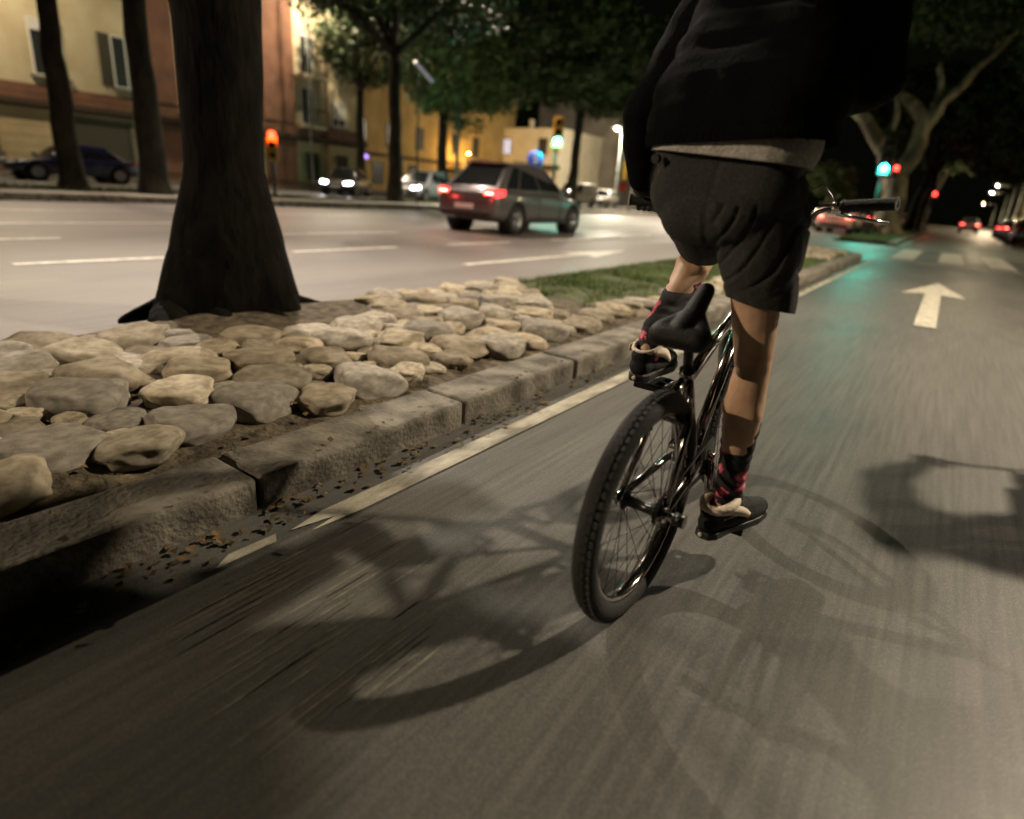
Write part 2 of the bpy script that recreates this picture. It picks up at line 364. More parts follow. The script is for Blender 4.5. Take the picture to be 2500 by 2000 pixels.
# rounded nose of the median
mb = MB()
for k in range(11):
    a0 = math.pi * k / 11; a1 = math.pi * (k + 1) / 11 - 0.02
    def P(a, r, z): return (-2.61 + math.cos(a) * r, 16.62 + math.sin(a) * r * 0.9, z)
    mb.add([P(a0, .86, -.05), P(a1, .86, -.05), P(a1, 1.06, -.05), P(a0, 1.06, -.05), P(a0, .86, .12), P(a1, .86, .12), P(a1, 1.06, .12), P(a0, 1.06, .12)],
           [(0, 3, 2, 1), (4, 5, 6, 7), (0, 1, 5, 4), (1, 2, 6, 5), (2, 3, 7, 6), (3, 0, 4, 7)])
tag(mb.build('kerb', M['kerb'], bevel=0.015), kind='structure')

def terrain(name, x0, x1, y0, y1, base, amp, m_, nx, ny, mound=None):
    vs = []; fs = []
    for j in range(ny + 1):
        for i in range(nx + 1):
            x = x0 + (x1 - x0) * i / nx; y = y0 + (y1 - y0) * j / ny
            edge = min(i, nx - i, 3) / 3.0
            z = base + amp * edge * (0.5 + noise.noise(Vector((x * 1.7, y * 1.7, 3.1)))) + (mound(x, y) if mound else 0)
            vs.append((x, y, z))
    for j in range(ny):
        for i in range(nx):
            a = j * (nx + 1) + i; fs.append((a, a + 1, a + nx + 2, a + nx + 1))
    mb = MB(); mb.add(vs, fs, True); return tag(mb.build(name, m_), kind='structure')
def mound(x, y):
    d = math.hypot(x + 3.6, (y - 2.1) * 0.9); return 0.07 * math.exp(-(d / 0.9) ** 2)
terrain('earth_bed', -3.56, -1.77, -3.0, 4.6, 0.088, 0.035, M['mulch'], 30, 90, mound)
terrain('grass_ground', -3.56, -1.77, 4.6, 17.4, 0.085, 0.04, M['grass_soil'], 22, 110)
terrain('grass_ground', -3.56, -1.77, 27.0, 70.0, 0.09, 0.05, M['grass_soil'], 14, 110)
terrain('verge', -20.6, -18.6, -20.0, 70.0, 0.10, 0.10, M['dirt'], 14, 260)

def marking(name, polys, m_, z=0.005, label=None, cat=None, group=None):
    mb = MB()
    for p in polys: mb.add([(x, y, z) for x, y in p], [tuple(range(len(p)))])
    o = mb.build(name, m_); tag(o, kind='structure'); return o
def rect(x0, x1, y0, y1): return [(x0, y0), (x1, y0), (x1, y1), (x0, y1)]
marking('edge_line', [[(-1.385, 1.02), (-1.36, .90), (-1.33, 1.04), (-1.315, .94), (-1.30, 1.12), (-1.30, 17.6), (-1.39, 17.6)], [(-1.38, .72), (-1.345, .66), (-1.34, .84), (-1.375, .86)], rect(-1.42, -1.33, 27.5, 90)], M['paint_worn'])  # ragged near end stands in for shade lying over the line
marking('stop_line', [rect(-1.29, 6.0, 17.55, 17.85)], M['paint_worn'])
marking('zebra_crossing', [rect(-1.12 + k * 1.07, -0.57 + k * 1.07, 18.7, 24.9) for k in range(7)], M['paint'])
marking('direction_arrow', [[(-0.07, 7.1), (0.12, 7.1), (0.12, 10.45), (-0.07, 10.45)], [(-0.36, 10.15), (-0.07, 10.45), (0.12, 10.45), (0.42, 10.3), (0.06, 12.5)]], M['paint'], z=0.006)
dash = [rect(-7.10, -6.96, y, y + 1.9) for y in (-3.9, -0.2, 1.9, 4.9, 8.0, 11.4, 15.0)]
dash += [rect(-9.20, -9.08, y, y + 3.0) for y in (-6, 0.0, 5.9, 12.2)] + [rect(-11.3, -11.18, -20, 6.2), rect(-13.9, -13.8, -20, 16)]
dash += [rect(-7.10, -6.98, y, y + 2) for y in range(30, 90, 5)] + [rect(-10.3, -10.18, y, y + 2) for y in range(30, 90, 5)]
M['paint_lane'] = mat('lane_paint', (0.40, 0.38, 0.34), 0.6, noise_s=9, base2=(0.78, 0.74, 0.66))
marking('lane_line', dash, M['paint_lane'])
marking('direction_arrow', [[(-5.20, 6.2), (-5.06, 6.2), (-5.06, 9.4), (-5.20, 9.4)], [(-5.48, 9.2), (-5.20, 9.4), (-5.06, 9.4), (-4.78, 9.2), (-5.13, 11.2)]], M['paint_lane'], z=0.006)
marking('zebra_crossing', [rect(-16.2 + k * 1.0, -15.7 + k * 1.0, 18.6, 23.6) for k in range(12)], M['paint'], z=0.007)
marking('stop_line', [rect(-16.5, -3.7, 17.2, 17.55)], M['paint_worn'])

polys = []
x = -1.27
while x < -.70:
    for q in range(3):
        y0 = random.uniform(.35, .95); y1 = min(y0 + random.uniform(.12, .5), 1.30 - .75 * (x + 1.27) + random.uniform(-.08, .05)); w_ = random.uniform(.0012, .0032); xx = x + random.uniform(-.003, .003)
        if y1 - y0 > .08: polys.append([(xx, y0), (xx + w_, y0 + (y1 - y0) * .3), (xx + w_, y0 + (y1 - y0) * .7), (xx, y1), (xx - w_, y0 + (y1 - y0) * .7), (xx - w_, y0 + (y1 - y0) * .3)])
    x += .0205
M['scratch'] = mat('scraped_asphalt', (0.085, 0.08, 0.065), 0.7, noise_s=30, base2=(0.19, 0.175, 0.14))
marking('road_grooves', polys, M['scratch'], z=.0006)

# ------------------------------------------------------------------ stones of the median bed
def stone_mesh(seed, flat=0.5):
    rnd = random.Random(seed); bm = bmesh.new(); bmesh.ops.create_icosphere(bm, subdivisions=4, radius=1.0)
    cuts = [Vector((rnd.gauss(0, 1), rnd.gauss(0, 1), rnd.gauss(0, .7))).normalized() for _ in range(15)]
    lim = [rnd.uniform(0.66, 0.92) for _ in cuts]
    for v in bm.verts:
        c = v.co.copy()
        for d, l_ in zip(cuts, lim):
            t = c.dot(d)
            if t > l_: c -= d * (t - l_) * 0.85
        c.z = min(c.z, 0.72 + 0.10 * noise.noise(c * 1.3 + Vector((seed, 0, 0))))
        c += c.normalized() * (0.10 * noise.noise(c * 1.9 + Vector((seed * 3.1, 1, 0))) + 0.03 * noise.noise(c * 6.5 + Vector((0, seed, 0))))
        v.co = c
    for f in bm.faces: f.smooth = True
    me = bpy.data.meshes.new('stone'); bm.to_mesh(me); bm.free(); return me
for k_ in ('stone', 'stone_grey', 'stone_brown'):
    n_ = M[k_].node_tree.nodes; l_ = M[k_].node_tree.links; p_ = n_['Principled BSDF']; src_ = p_.inputs['Base Color'].links[0].from_socket
    oi = n_.new('ShaderNodeObjectInfo'); mr = n_.new('ShaderNodeMapRange'); mr.inputs[3].default_value = .55; mr.inputs[4].default_value = 1.2; l_.new(oi.outputs['Random'], mr.inputs[0])
    hs = n_.new('ShaderNodeHueSaturation'); l_.new(mr.outputs[0], hs.inputs['Value']); l_.new(src_, hs.inputs['Color']); l_.new(hs.outputs[0], p_.inputs['Base Color'])
stone_meshes = [stone_mesh(i) for i in range(15)]
for i, me in enumerate(stone_meshes): me.materials.append(M[('stone', 'stone_grey', 'stone_brown')[i % 3]])
def put_stone(x, y, z, s, group, label, sy=1.0, h=0.45):
    o = bpy.data.objects.new('stone', random.choice(stone_meshes)); col.objects.link(o)
    o.location = (x, y, z); o.scale = (s, s * sy, s * h)
    o.rotation_euler = (random.uniform(-.12, .12), random.uniform(-.12, .12), random.uniform(0, 6.28))
    return tag(o, label, 'stone', group)
def packed(n_try, inside, rmin, rmax, gap=0.86):
    pts = []
    for _ in range(n_try):
        t = _ / n_try; r = rmax + (rmin - rmax) * t
        x, y = inside()
        if x is None: continue
        if all((x - a) ** 2 + (y - b) ** 2 > ((r + c) * gap) ** 2 for a, b, c in pts): pts.append((x, y, r))
    return pts
def bed():
    x = random.uniform(-3.42, -1.92); y = random.uniform(-1.6, 5.0)
    if y > 3.75 + (-2.15 - x) * 0.8 and x < -2.1: return None, None
    if math.hypot(x + 3.5, (y - 2.2)) < 0.72: return None, None
    return x, y
for x, y, r in packed(12000, bed, 0.05, 0.165, 0.76):
    put_stone(x, y, 0.100 + 0.03 * random.random() + 0.035 * math.exp(-((x + 2.6) / .5) ** 2), r * 1.10, 'rubble stones of the roadside bed', 'rounded beige rubble stone set in the stony bed around the black tree trunk', h=random.uniform(.36, .52))
for x, y, r in packed(900, lambda: (random.uniform(-2.15, -1.9), random.uniform(4.6, 8.0)), 0.07, 0.15, 0.85):
    put_stone(x, y, 0.10, r, 'flat stones along the grass edge', 'flat pale stone lying between kerb and grass strip', h=.45)
for x, y, r in packed(900, lambda: (random.uniform(-3.35, -1.95), random.uniform(13.2, 16.6)), 0.10, 0.2, 0.9):
    put_stone(x, y, 0.12, r, 'stones at the median tip', 'small pale stone at the tip of the grass median before the crossing', h=.5)

# ------------------------------------------------------------------ grass, leaf litter
def blades(name, spots, hmin, hmax, wd, m_):
    V = []; F = []
    for i, (x, y, z) in enumerate(spots):
        a = random.uniform(0, 6.28); h = random.uniform(hmin, hmax); dx, dy = math.cos(a) * wd, math.sin(a) * wd
        lx, ly = random.uniform(-.6, .6) * h, random.uniform(-.6, .6) * h; k = len(V)
        V += [(x - dx, y - dy, z), (x + dx, y + dy, z), (x + lx, y + ly, z + h)]; F.append((k, k + 1, k + 2))
    mb = MB(); mb.add(V, F); return tag(mb.build(name, m_), kind='stuff')
sp = []
for _ in range(70000):
    x = random.uniform(-3.5, -1.85); y = random.uniform(4.0, 16.5)
    if y < 4.6 + (x + 2.4) * -0.3 + 0.3 * math.sin(x * 9): continue
    if noise.noise(Vector((x * 2, y * 1.2, 0))) < -0.28 and random.random() < .8: continue
    sp.append((x, y, 0.09))
blades('grass', sp, 0.02, 0.075, 0.006, M['grass'])
blades('grass', [(random.uniform(-3.5, -1.85), random.uniform(27.2, 60), 0.10) for _ in range(16000)], 0.05, 0.14, 0.014, M['grass'])
blades('grass', [(random.uniform(-20.4, -18.7), random.uniform(2, 60), 0.12) for _ in range(14000)], 0.05, 0.18, 0.02, M['grass'])
V = []; F = []
for _ in range(2400):
    t = random.random()
    if t < .62: x = -1.47 + random.gauss(0, .05); y = random.uniform(-1, 16)
    elif t < .9: x = random.uniform(-3.5, -1.8); y = random.uniform(-1.5, 6)
    else: x = random.uniform(-1.4, 1.5); y = random.uniform(0.5, 12)
    if x < -1.53: z = 0.13
    else: z = 0.008
    if x > -1.36: continue
    s_ = random.uniform(.005, .014); a = random.uniform(0, 6.28); k = len(V)
    for q in (0, 1.3, 3.14, 4.6): V.append((x + math.cos(a + q) * s_, y + math.sin(a + q) * s_ * 1.2, z + random.uniform(0, .012)))
    F.append((k, k + 1, k + 2, k + 3))
mb = MB(); mb.add(V, F); tag(mb.build('fallen_leaves', M['leaf_litter']), kind='stuff')

# ------------------------------------------------------------------ trees
def crown_mesh(name, blobs, n_clump, per, leaf, seed=1, spread=0.33):
    rs = np.random.RandomState(seed); vol = np.array([b[3] * b[4] * b[5] for b in blobs]); vol = vol / vol.sum()
    pick = rs.choice(len(blobs), n_clump, p=vol)
    d = rs.normal(size=(n_clump, 3)); d /= np.linalg.norm(d, axis=1)[:, None]; rad = rs.uniform(0.45, 1.0, n_clump) ** 0.5
    B = np.array([[b[0], b[1], b[2]] for b in blobs]); S = np.array([[b[3], b[4], b[5]] for b in blobs])
    C = B[pick] + d * rad[:, None] * S[pick]
    n = n_clump * per
    P = np.repeat(C, per, axis=0) + rs.normal(size=(n, 3)) * spread * np.array([1, 1, .6])
    u = rs.normal(size=(n, 3)); u /= np.linalg.norm(u, axis=1)[:, None]
    t = rs.normal(size=(n, 3)); v = np.cross(u, t); v /= np.linalg.norm(v, axis=1)[:, None]
    s = rs.uniform(0.6, 1.25, n)[:, None] * leaf
    verts = np.stack([P - u * s, P - v * s * .62, P + u * s, P + v * s * .62], axis=1).reshape(-1, 3)
    me = bpy.data.meshes.new(name); me.vertices.add(n * 4); me.vertices.foreach_set('co', verts.ravel())
    me.loops.add(n * 4); me.loops.foreach_set('vertex_index', np.arange(n * 4, dtype=np.int32))
    me.polygons.add(n); me.polygons.foreach_set('loop_start', np.arange(0, n * 4, 4, dtype=np.int32)); me.polygons.foreach_set('loop_total', np.full(n, 4, dtype=np.int32))
    me.update(calc_edges=True); return me

def wob(pts, rs, n=6, amp=0.06, seed=0):
    out = []; ro = []
    for k in range(len(pts) - 1):
        a, b = Vector(pts[k]), Vector(pts[k + 1])
        for i in range(n):
            t = i / n; p = a.lerp(b, t)
            p += Vector((noise.noise(p * .9 + Vector((seed, 0, 0))), noise.noise(p * .9 + Vector((0, seed, 5))), 0)) * amp
            out.append(p); ro.append((rs[k] * (1 - t) + rs[k + 1] * t) * (1 + .12 * noise.noise(p * 2.1 + Vector((seed, seed, 0)))))
    out.append(Vector(pts[-1])); ro.append(rs[-1]); return out, ro

def tree(name, label, trunk, tr, limbs, blobs, bark, leafm, n_clump=500, per=26, leaf=0.11, seed=1, group=None, spread=.33, cat='tree', flare=1.5):
    base = trunk[0]; root = thing(name, label, cat, base, group)
    T = [Vector(p) for p in trunk]
    mb = MB()
    T2 = [T[0] - Vector((0, 0, .1)), T[0] + Vector((0, 0, .12)), T[0] + Vector((0, 0, .45))] + T[1:]
    R2 = [tr[0] * flare * 1.15, tr[0] * flare, tr[0] * 1.12] + list(tr[1:])
    p, r = wob(T2, R2, 6, 0.08, seed); mb.tube(p, r, 40)
    for (pts, rr) in limbs:
        p, r = wob(pts, rr, 6, 0.16, seed + 3); mb.tube(p, r, 12)
    mb.build('trunk', bark, root)
    rel = [(b[0] - base[0], b[1] - base[1], b[2] - base[2], b[3], b[4], b[5]) for b in blobs]
    me = crown_mesh('crown', rel, n_clump, per, leaf, seed, spread); me.materials.append(leafm)
    c = bpy.data.objects.new('crown', me); col.objects.link(c); c.parent = root
    return root
def auto_limbs(top, r, blobs, seed, k=7):
    rnd = random.Random(seed); L = []
    for i in range(k):
        b = blobs[i % len(blobs)]; e = (b[0] + rnd.uniform(-.6, .6) * b[3], b[1] + rnd.uniform(-.6, .6) * b[4], b[2] + rnd.uniform(-.3, .6) * b[5])
        mid = [(top[j] * .5 + e[j] * .5) + rnd.uniform(-.3, .3) for j in range(3)]; mid[2] += .2
        L.append(([top, mid, e], [r, r * .6, r * .2]))
    return L

tree('plane_tree', 'big black tree trunk with flared foot standing in the stony bed', [(-3.80, 2.22, 0.05), (-3.80, 2.20, 1.0), (-3.80, 2.17, 2.6), (-3.85, 2.1, 5.4)], [0.30, 0.25, 0.245, 0.27],
     auto_limbs((-3.85, 1.95, 5.3), .2, [(-6.0, 1.0, 8.2, 2, 2, 1.2), (-5, 4.4, 8.0, 2, 2, 1.2)], 4)
     + [([(-3.8, 2.2, .30), (-3.8 + .42 * math.cos(a), 2.2 + .42 * math.sin(a), .13), (-3.8 + l_ * .75 * math.cos(a + .15), 2.2 + l_ * .75 * math.sin(a + .15), .09), (-3.8 + l_ * math.cos(a + .1), 2.2 + l_ * math.sin(a + .1), .04)], [.17, .085, .045, .015]) for a, l_ in ((-.1, .75), (.9, .85), (-1.2, .95), (-2.1, .8), (2.6, .7), (-.65, .8))], [(-6.0, 1.0, 8.6, 2.4, 2.4, 1.4), (-5.2, 4.4, 8.6, 2.4, 2.2, 1.3)] + [(-7.1, 2.5, 5.7, 1.5, 1.15, .8)] * 5, M['bark_dark'], M['leaf'], 700, 26, .12, 3, flare=1.5)  # repeated low crown clump is added, unseen, to block the mast floodlight
tr_ = [o for o in bpy.data.objects if o.name.startswith('trunk')][0]
for v in tr_.data.vertices:
    a = math.atan2(v.co.y, v.co.x); k = math.exp(-max(0, v.co.z) / .30); f = 1 + k * (.16 * math.sin(4 * a + 1.0) + .10 * math.sin(7 * a)) + .035 * noise.noise(Vector((a * 2.2, v.co.z * 2.2, 1)))
    v.co.x *= f; v.co.y *= f
def median_tree(label, x, y, tr, lean, blobs, seed, leafm='leaf', bark='bark', n=420, leaf=.13, h=5.0, per=26):
    t = (x + lean, y, h)
    return tree('plane_tree', label, [(x, y, .12), (x + lean * .35, y, h * .45), t], [tr, tr * .8, tr * .7], auto_limbs(t, tr * .5, blobs, seed), blobs, M[bark], M[leafm], n, per, leaf, seed, 'trees along the far verge', flare=1.35)
median_tree('slim dark tree in front of the blue car on the far verge', -26.3 + 6.6, 6.95, .27, .35, [(-19.8, 6.5, 11, 3, 3, 2.2)], 11, n=120, h=9)
median_tree('leaning dark tree left of the big black trunk on the far verge', -18.45, 8.55, .33, -.1, [(-20.5, 8, 11.5, 3, 3, 2.2)], 12, n=120, h=9)
median_tree('dark straight tree between the black car and the light grey car', -18.9, 18.2, .30, -.1, [(-19.6, 16.6, 8.4, 2.6, 2.6, 2.0), (-18.6, 20.5, 8.8, 2.8, 2.8, 2.2), (-20, 13.6, 8.3, 2.2, 2.4, 1.5)], 13, n=620, h=5.6)
median_tree('thin tree at the corner of the cream building', -31.0, 26.9, .30, -.1, [(-31.0, 27.5, 8.6, 2.6, 3.0, 2.3)], 14, n=260, h=6)
median_tree('tree with bright green lit foliage behind the hatchback', -24.8, 27.5, .34, .0, [(-24.0, 26.2, 7.0, 2.0, 2.2, 2.4), (-23.0, 29.6, 7.6, 2.4, 2.4, 2.6), (-23.6, 28.2, 4.9, 1.1, 1.5, 1.0)], 15, 'leaf_pale', n=560, h=4.6, leaf=.15)
for i, (x, y, lab) in enumerate([(-19.2, 33, 'dark crowned tree behind the roof of the hatchback'), (-19.0, 44, 'dark tree crown above the green traffic light by the blue sign'), (-19.0, 57, 'dark tree beside the far grey building'), (-19.0, 72, 'distant dark tree nearest the rider among the far verge trees')]):
    median_tree(lab, x, y, .32, .1, [(x, y - 1.5, 8.7, 3.6, 4.2, 3.0), (x + .5, y + 3, 8.4, 3.4, 4, 2.8)], 20 + i, n=760, leaf=.17, h=5.6)
# forked plane tree on the median behind the green signal
fx, fy = -2.75, 37.5
tree('plane_tree', 'pale forked plane tree behind the green traffic light', [(fx, fy, .1), (fx + .05, fy, 1.6), (fx - .2, fy, 3.0)], [.60, .56, .54],
     [([(fx - .2, fy, 2.7), (-3.7, 37.5, 4.1), (-4.8, 37.4, 5.6), (-7.2, 37.4, 7.4), (-9, 37, 9.0)], [.42, .36, .30, .25, .1]),
      ([(fx - .1, fy, 2.8), (-2.35, 37.6, 4.0), (-2.25, 37.6, 5.6), (-3.3, 37.5, 6.6), (-5.0, 37.6, 7.6)], [.40, .40, .34, .22, .12]),
      ([(-2.3, 37.6, 5.0), (-1.7, 37.6, 6.4), (-0.8, 37.8, 7.8), (0.3, 38, 9.4)], [.30, .20, .16, .1]),
      ([(-2.25, 37.6, 5.5), (-2.0, 37.7, 6.6), (-2.3, 37.6, 8.2)], [.26, .14, .1]),
      ([(-3.5, 37.5, 5.2), (-3.6, 37.4, 6.2), (-3.9, 37.6, 7.6)], [.14, .11, .08])],
     [(-6, 37.5, 11.2, 4.5, 4, 2.0), (-1, 38.5, 11.2, 4, 4, 2.0)], M['bark_pale'], M['leaf'], 700, 26, .17, 31)
sm = [(-9.6, 62, .22, 3.0, 'small lit tree with yellow green leaves left of the green signal', 'leaf_pale', 1.6)]
for x, y, r_, h, lab, lf, cr in sm:
    tree('street_tree', lab, [(x, y, 0.0), (x, y, 1.6), (x + .1, y, h)], [r_, r_ * .8, r_ * .6], auto_limbs((x + .1, y, h), .1, [(x, y, h + 1.2, cr, cr, 1)], 5), [(x, y, h + .9, cr, cr, 1.3), (x + 1.2, y, h - .9, 1.0, 1, .9)], M['bark_pale'], M[lf], 130, 22, .16, 41)
for i, (x, y, lab) in enumerate([(-2.7, 56, 'tree trunk beside the far red traffic light'), (-2.7, 68, 'second distant trunk beyond the red traffic light'), (-2.7, 84, 'farthest trunk in the median row')]):
    tree('plane_tree', lab, [(x, y, .1), (x + .1, y, 2.2), (x + .5, y, 4.6)], [.36, .28, .26], auto_limbs((x + .5, y, 4.5), .18, [(x, y, 8, 3, 3, 2)], 50 + i), [(x - .5, y, 8.8, 4.4, 4.4, 2.6), (x + 2.5, y + 2, 8.4, 3, 3, 2.2)], M['bark'], M['leaf'], 560, 26, .19, 60 + i, 'median trees beyond the crossing')
for i, (x, y, lab, blobs) in enumerate([
    (8.3, 4.0, 'added pavement tree out of view whose branch shades the side road', [(5.8, 3.0, 6.4, 2.2, 1.8, 1.4)] + [(1.7, 2.6, 3.3, .7, .5, .4)] * 3 + [(3.5, 2.8, 4.7, 1.2, .9, .7)]),
    (8.3, 20, 'leafy pavement tree nearest the right edge', [(6.2, 21.5, 6.0, 2.6, 3.6, 2.2), (6.6, 18, 7.8, 2.6, 2.6, 2.2)]),
    (8.3, 30, 'second leafy tree on the right pavement', [(5.8, 30, 6.0, 2.6, 4.0, 2.6), (5.0, 27, 8.8, 3.4, 3, 2)]),
    (8.3, 41, 'third leafy tree on the right pavement', [(5.6, 41, 6.0, 2.8, 4.4, 2.7), (3.9, 42, 8.8, 3, 4, 2)]),
    (8.3, 53, 'fourth leafy tree on the right pavement', [(4.2, 54, 7.0, 3.3, 5, 2.7), (2.4, 54, 9.4, 3.4, 4, 2.4)]),
    (8.3, 68, 'low hanging tree in front of the far street lamps', [(3.2, 69, 7.6, 3.8, 5, 3.0)])]):
    tree('pavement_tree', lab, [(x, y, .13), (x - .2, y, 2.4), (x - .8, y, 4.6)], [.30, .24, .22], auto_limbs((x - .8, y, 4.5), .16, blobs, 70 + i), blobs, M['bark'], M['leaf'], 620, 26, .125 + .012 * i, 80 + i, 'trees on the right pavement')

t_ = [o for o in bpy.data.objects if o.get('label') == 'added pavement tree out of view whose branch shades the side road'][0]
me = crown_mesh('crown', [(.60 - 8.3, 2.90 - 4.0, 2.6 - .13, .46, .25, .12)] * 3, 300, 30, .07, 5, .06); me.materials.append(M['leaf']); o = bpy.data.objects.new('added_shade_leaves', me); col.objects.link(o); o.parent = t_  # added leaf clump out of view, hung to keep lamp light off the road
mb = MB(); mb.tube([(3.5, 2.8, 4.7), (1.8, 2.6, 3.4), (.9, 2.85, 2.75), (.4, 2.95, 2.6)], [.07, .045, .02, .008], 8); mb.build('branch', M['bark'], t_)  # added branch that carries the light-blocking clump
# ------------------------------------------------------------------ buildings
def window_x(parent, X, y0, y1, z0, z1, glass='window_glass', frame='white_frame', sill=True, shutter=None, fw=.07, leaves=False):
    """window on a facade that faces +X"""
    f = MB()
    f.box(X, X + .06, y0, y0 + fw, z0, z1); f.box(X, X + .06, y1 - fw, y1, z0, z1); f.box(X, X + .06, y0 + fw, y1 - fw, z1 - fw, z1); f.box(X, X + .06, y0 + fw, y1 - fw, z0, z0 + fw)
    ym = (y0 + y1) / 2; f.box(X, X + .045, ym - .03, ym + .03, z0 + fw, z1 - fw)
    w_ = f.build('window', M[frame], parent)
    g = MB(); g.box(X, X + .02, y0 + fw, y1 - fw, z0 + fw, z1 - fw); g.build('pane', M[glass], w_)
    if sill: s = MB(); s.box(X, X + .22, y0 - .12, y1 + .12, z0 - .12, z0); s.build('sill', M['kerb'], w_)
    if shutter: s = MB(); s.box(X + .022, X + .04, y0 + fw, y1 - fw, z1 - fw - shutter, z1 - fw); s.build('blind', M['blind'], w_)
    if leaves:
        for a0, a1 in ((y0 - .52, y0 - .02), (y1 + .02, y1 + .52)):
            q = MB(); q.box(X, X + .045, a0, a1, z0, z1)
            zz = z0 + .06
            while zz < z1 - .08: q.box(X + .045, X + .06, a0 + .05, a1 - .05, zz, zz + .035); zz += .07
            q.build('shutter', M['shutter'], w_)
    return w_
def balcony_x(parent, X, y0, y1, z):
    s = MB(); s.box(X, X + .85, y0, y1, z - .14, z); b = s.build('balcony', M['stucco_pale'], parent)
    r_ = MB(); r_.box(X + .78, X + .82, y0, y1, z + .92, z + .97); r_.box(X, X + .8, y0, y0 + .03, z + .92, z + .96); r_.box(X, X + .8, y1 - .03, y1, z + .92, z + .96)
    y = y0 + .02
    while y < y1: r_.box(X + .79, X + .81, y, y + .018, z, z + .92); y += .12
    r_.build('railing', M['iron'], b)
# B1
b1 = thing('apartment_building', 'cream building with terracotta pilasters and a dark cornice at the left', 'building', (-34, 0, 0))
FX = -34.0
mb = MB(); mb.box(-52, FX, -40, 29.6, 0, 15); mb.build('wall', M['stucco_cream'], b1)
mb = MB()
z = .52
while z < 2.9: mb.box(FX, FX + .05, -40, 29.55, z, z + .38); z += .405
mb.build('rusticated_wall', M['rusticated'], b1, bevel=.012)
mb = MB(); mb.box(FX, FX + .10, -40, 29.62, .05, .5); mb.build('plinth', M['terracotta'], b1)
mb = MB(); mb.box(FX, FX + .30, -40, 29.8, 2.98, 3.24); mb.box(FX, FX + .16, -40, 29.7, 2.90, 2.98); mb.build('cornice', M['cornice_dark'], b1, bevel=.02)
mb = MB(); mb.box(FX, FX + .06, -40, 29.62, 3.24, 3.86); mb.build('string_course', M['terracotta'], b1)
for y0, y1 in ((16.0, 17.3), (22.2, 24.3), (29.3, 29.66), (6.2, 7.3)):
    mb = MB(); mb.box(FX, FX + .13, y0, y1, .5, 2.9); mb.box(FX, FX + .13, y0, y1, 3.86, 15); mb.build('pilaster', M['terracotta'], b1, bevel=.015)
for y in (8.2, 11.2, 14.4, 18.2, 20.2):
    window_x(b1, FX + .001, y, y + 1.25, 4.25, 6.5, shutter=.4 if y != 14.4 else None, leaves=(y == 14.4))
window_x(b1, FX + .001, 27.05, 28.15, 4.0, 5.45, shutter=.9)
for y in (8.4, 18.4, 20.4): window_x(b1, FX + .06, y, y + 1.1, 1.0, 2.6, frame='shutter', sill=True)
for y in (25.0, 27.3): window_x(b1, FX + .06, y, y + .95, .62, 2.3, frame='shutter', sill=False)
balcony_x(b1, FX + .06, 24.5, 26.0, 3.8); window_x(b1, FX + .001, 24.75, 25.75, 3.9, 6.0, sill=False)
balcony_x(b1, FX + .06, 24.4, 26.2, 6.6); balcony_x(b1, FX + .06, 17.6, 21.4, 3.86); window_x(b1, FX + .001, 24.75, 25.75, 6.7, 8.8, sill=False)
mb = MB(); mb.tube([(FX + .12, 26.6, .2), (FX + .12, 26.6, 14.9)], .05, 8); mb.build('drain_pipe', M['terracotta'], b1)
for y0, y1 in ((12.2, 14.8), (5.0, 5.9)):
    mb = MB(); mb.box(FX + .05, FX + .12, y0 - .12, y0, .14, 2.75); mb.box(FX + .05, FX + .12, y1, y1 + .12, .14, 2.75); mb.box(FX + .05, FX + .12, y0 - .12, y1 + .12, 2.63, 2.75); d_ = mb.build('door', M['kerb'], b1)
    mb = MB(); z = .16
    while z < 2.6: mb.box(FX + .052, FX + .085, y0, y1, z, z + .085); z += .095
    mb.build('door_panel', M['shutter'], d_)
mb = MB(); mb.tube([(FX + .4, -40, 3.5), (FX + .35, -5, 3.42), (FX + .35, 12, 3.46), (FX + .35, 29.6, 3.42)], .018, 6); mb.build('cable', M['iron'], b1)
# B2
b2 = thing('apartment_building', 'yellow lit building set back behind the light grey car', 'building', (-46, 38, 0))
mb = MB(); mb.box(-60, -46, 33.5, 64, 0, 12); mb.build('wall', M['stucco_yellow'], b2)
mb = MB(); mb.box(-46, -45.7, 33.5, 64, 3.1, 3.35); mb.build('cornice', M['cornice_dark'], b2)
for y in (36.0, 39.4, 43, 47, 52.5, 56): window_x(b2, -45.999, y, y + 1.1, 4.2, 6.2, frame='shutter')
for y in (37.6, 41.2, 46, 50.6, 55): window_x(b2, -45.999, y, y + 1.4, .5, 2.6, frame='shutter', sill=False)
mb = MB(); mb.box(-45.99, -44.9, 52, 57, 2.55, 2.75); mb.build('awning', M['cornice_dark'], b2)
sg = MB(); sg.box(-45.98, -45.88, 39.9, 40.6, 2.75, 3.1); tag(sg.build('shop_sign', mat('neon_screen', (.1, .05, .3), .4, emit=(.45, .25, 1.0), estr=2.2), bevel=.02), 'small violet lit sign on the yellow building', 'sign')
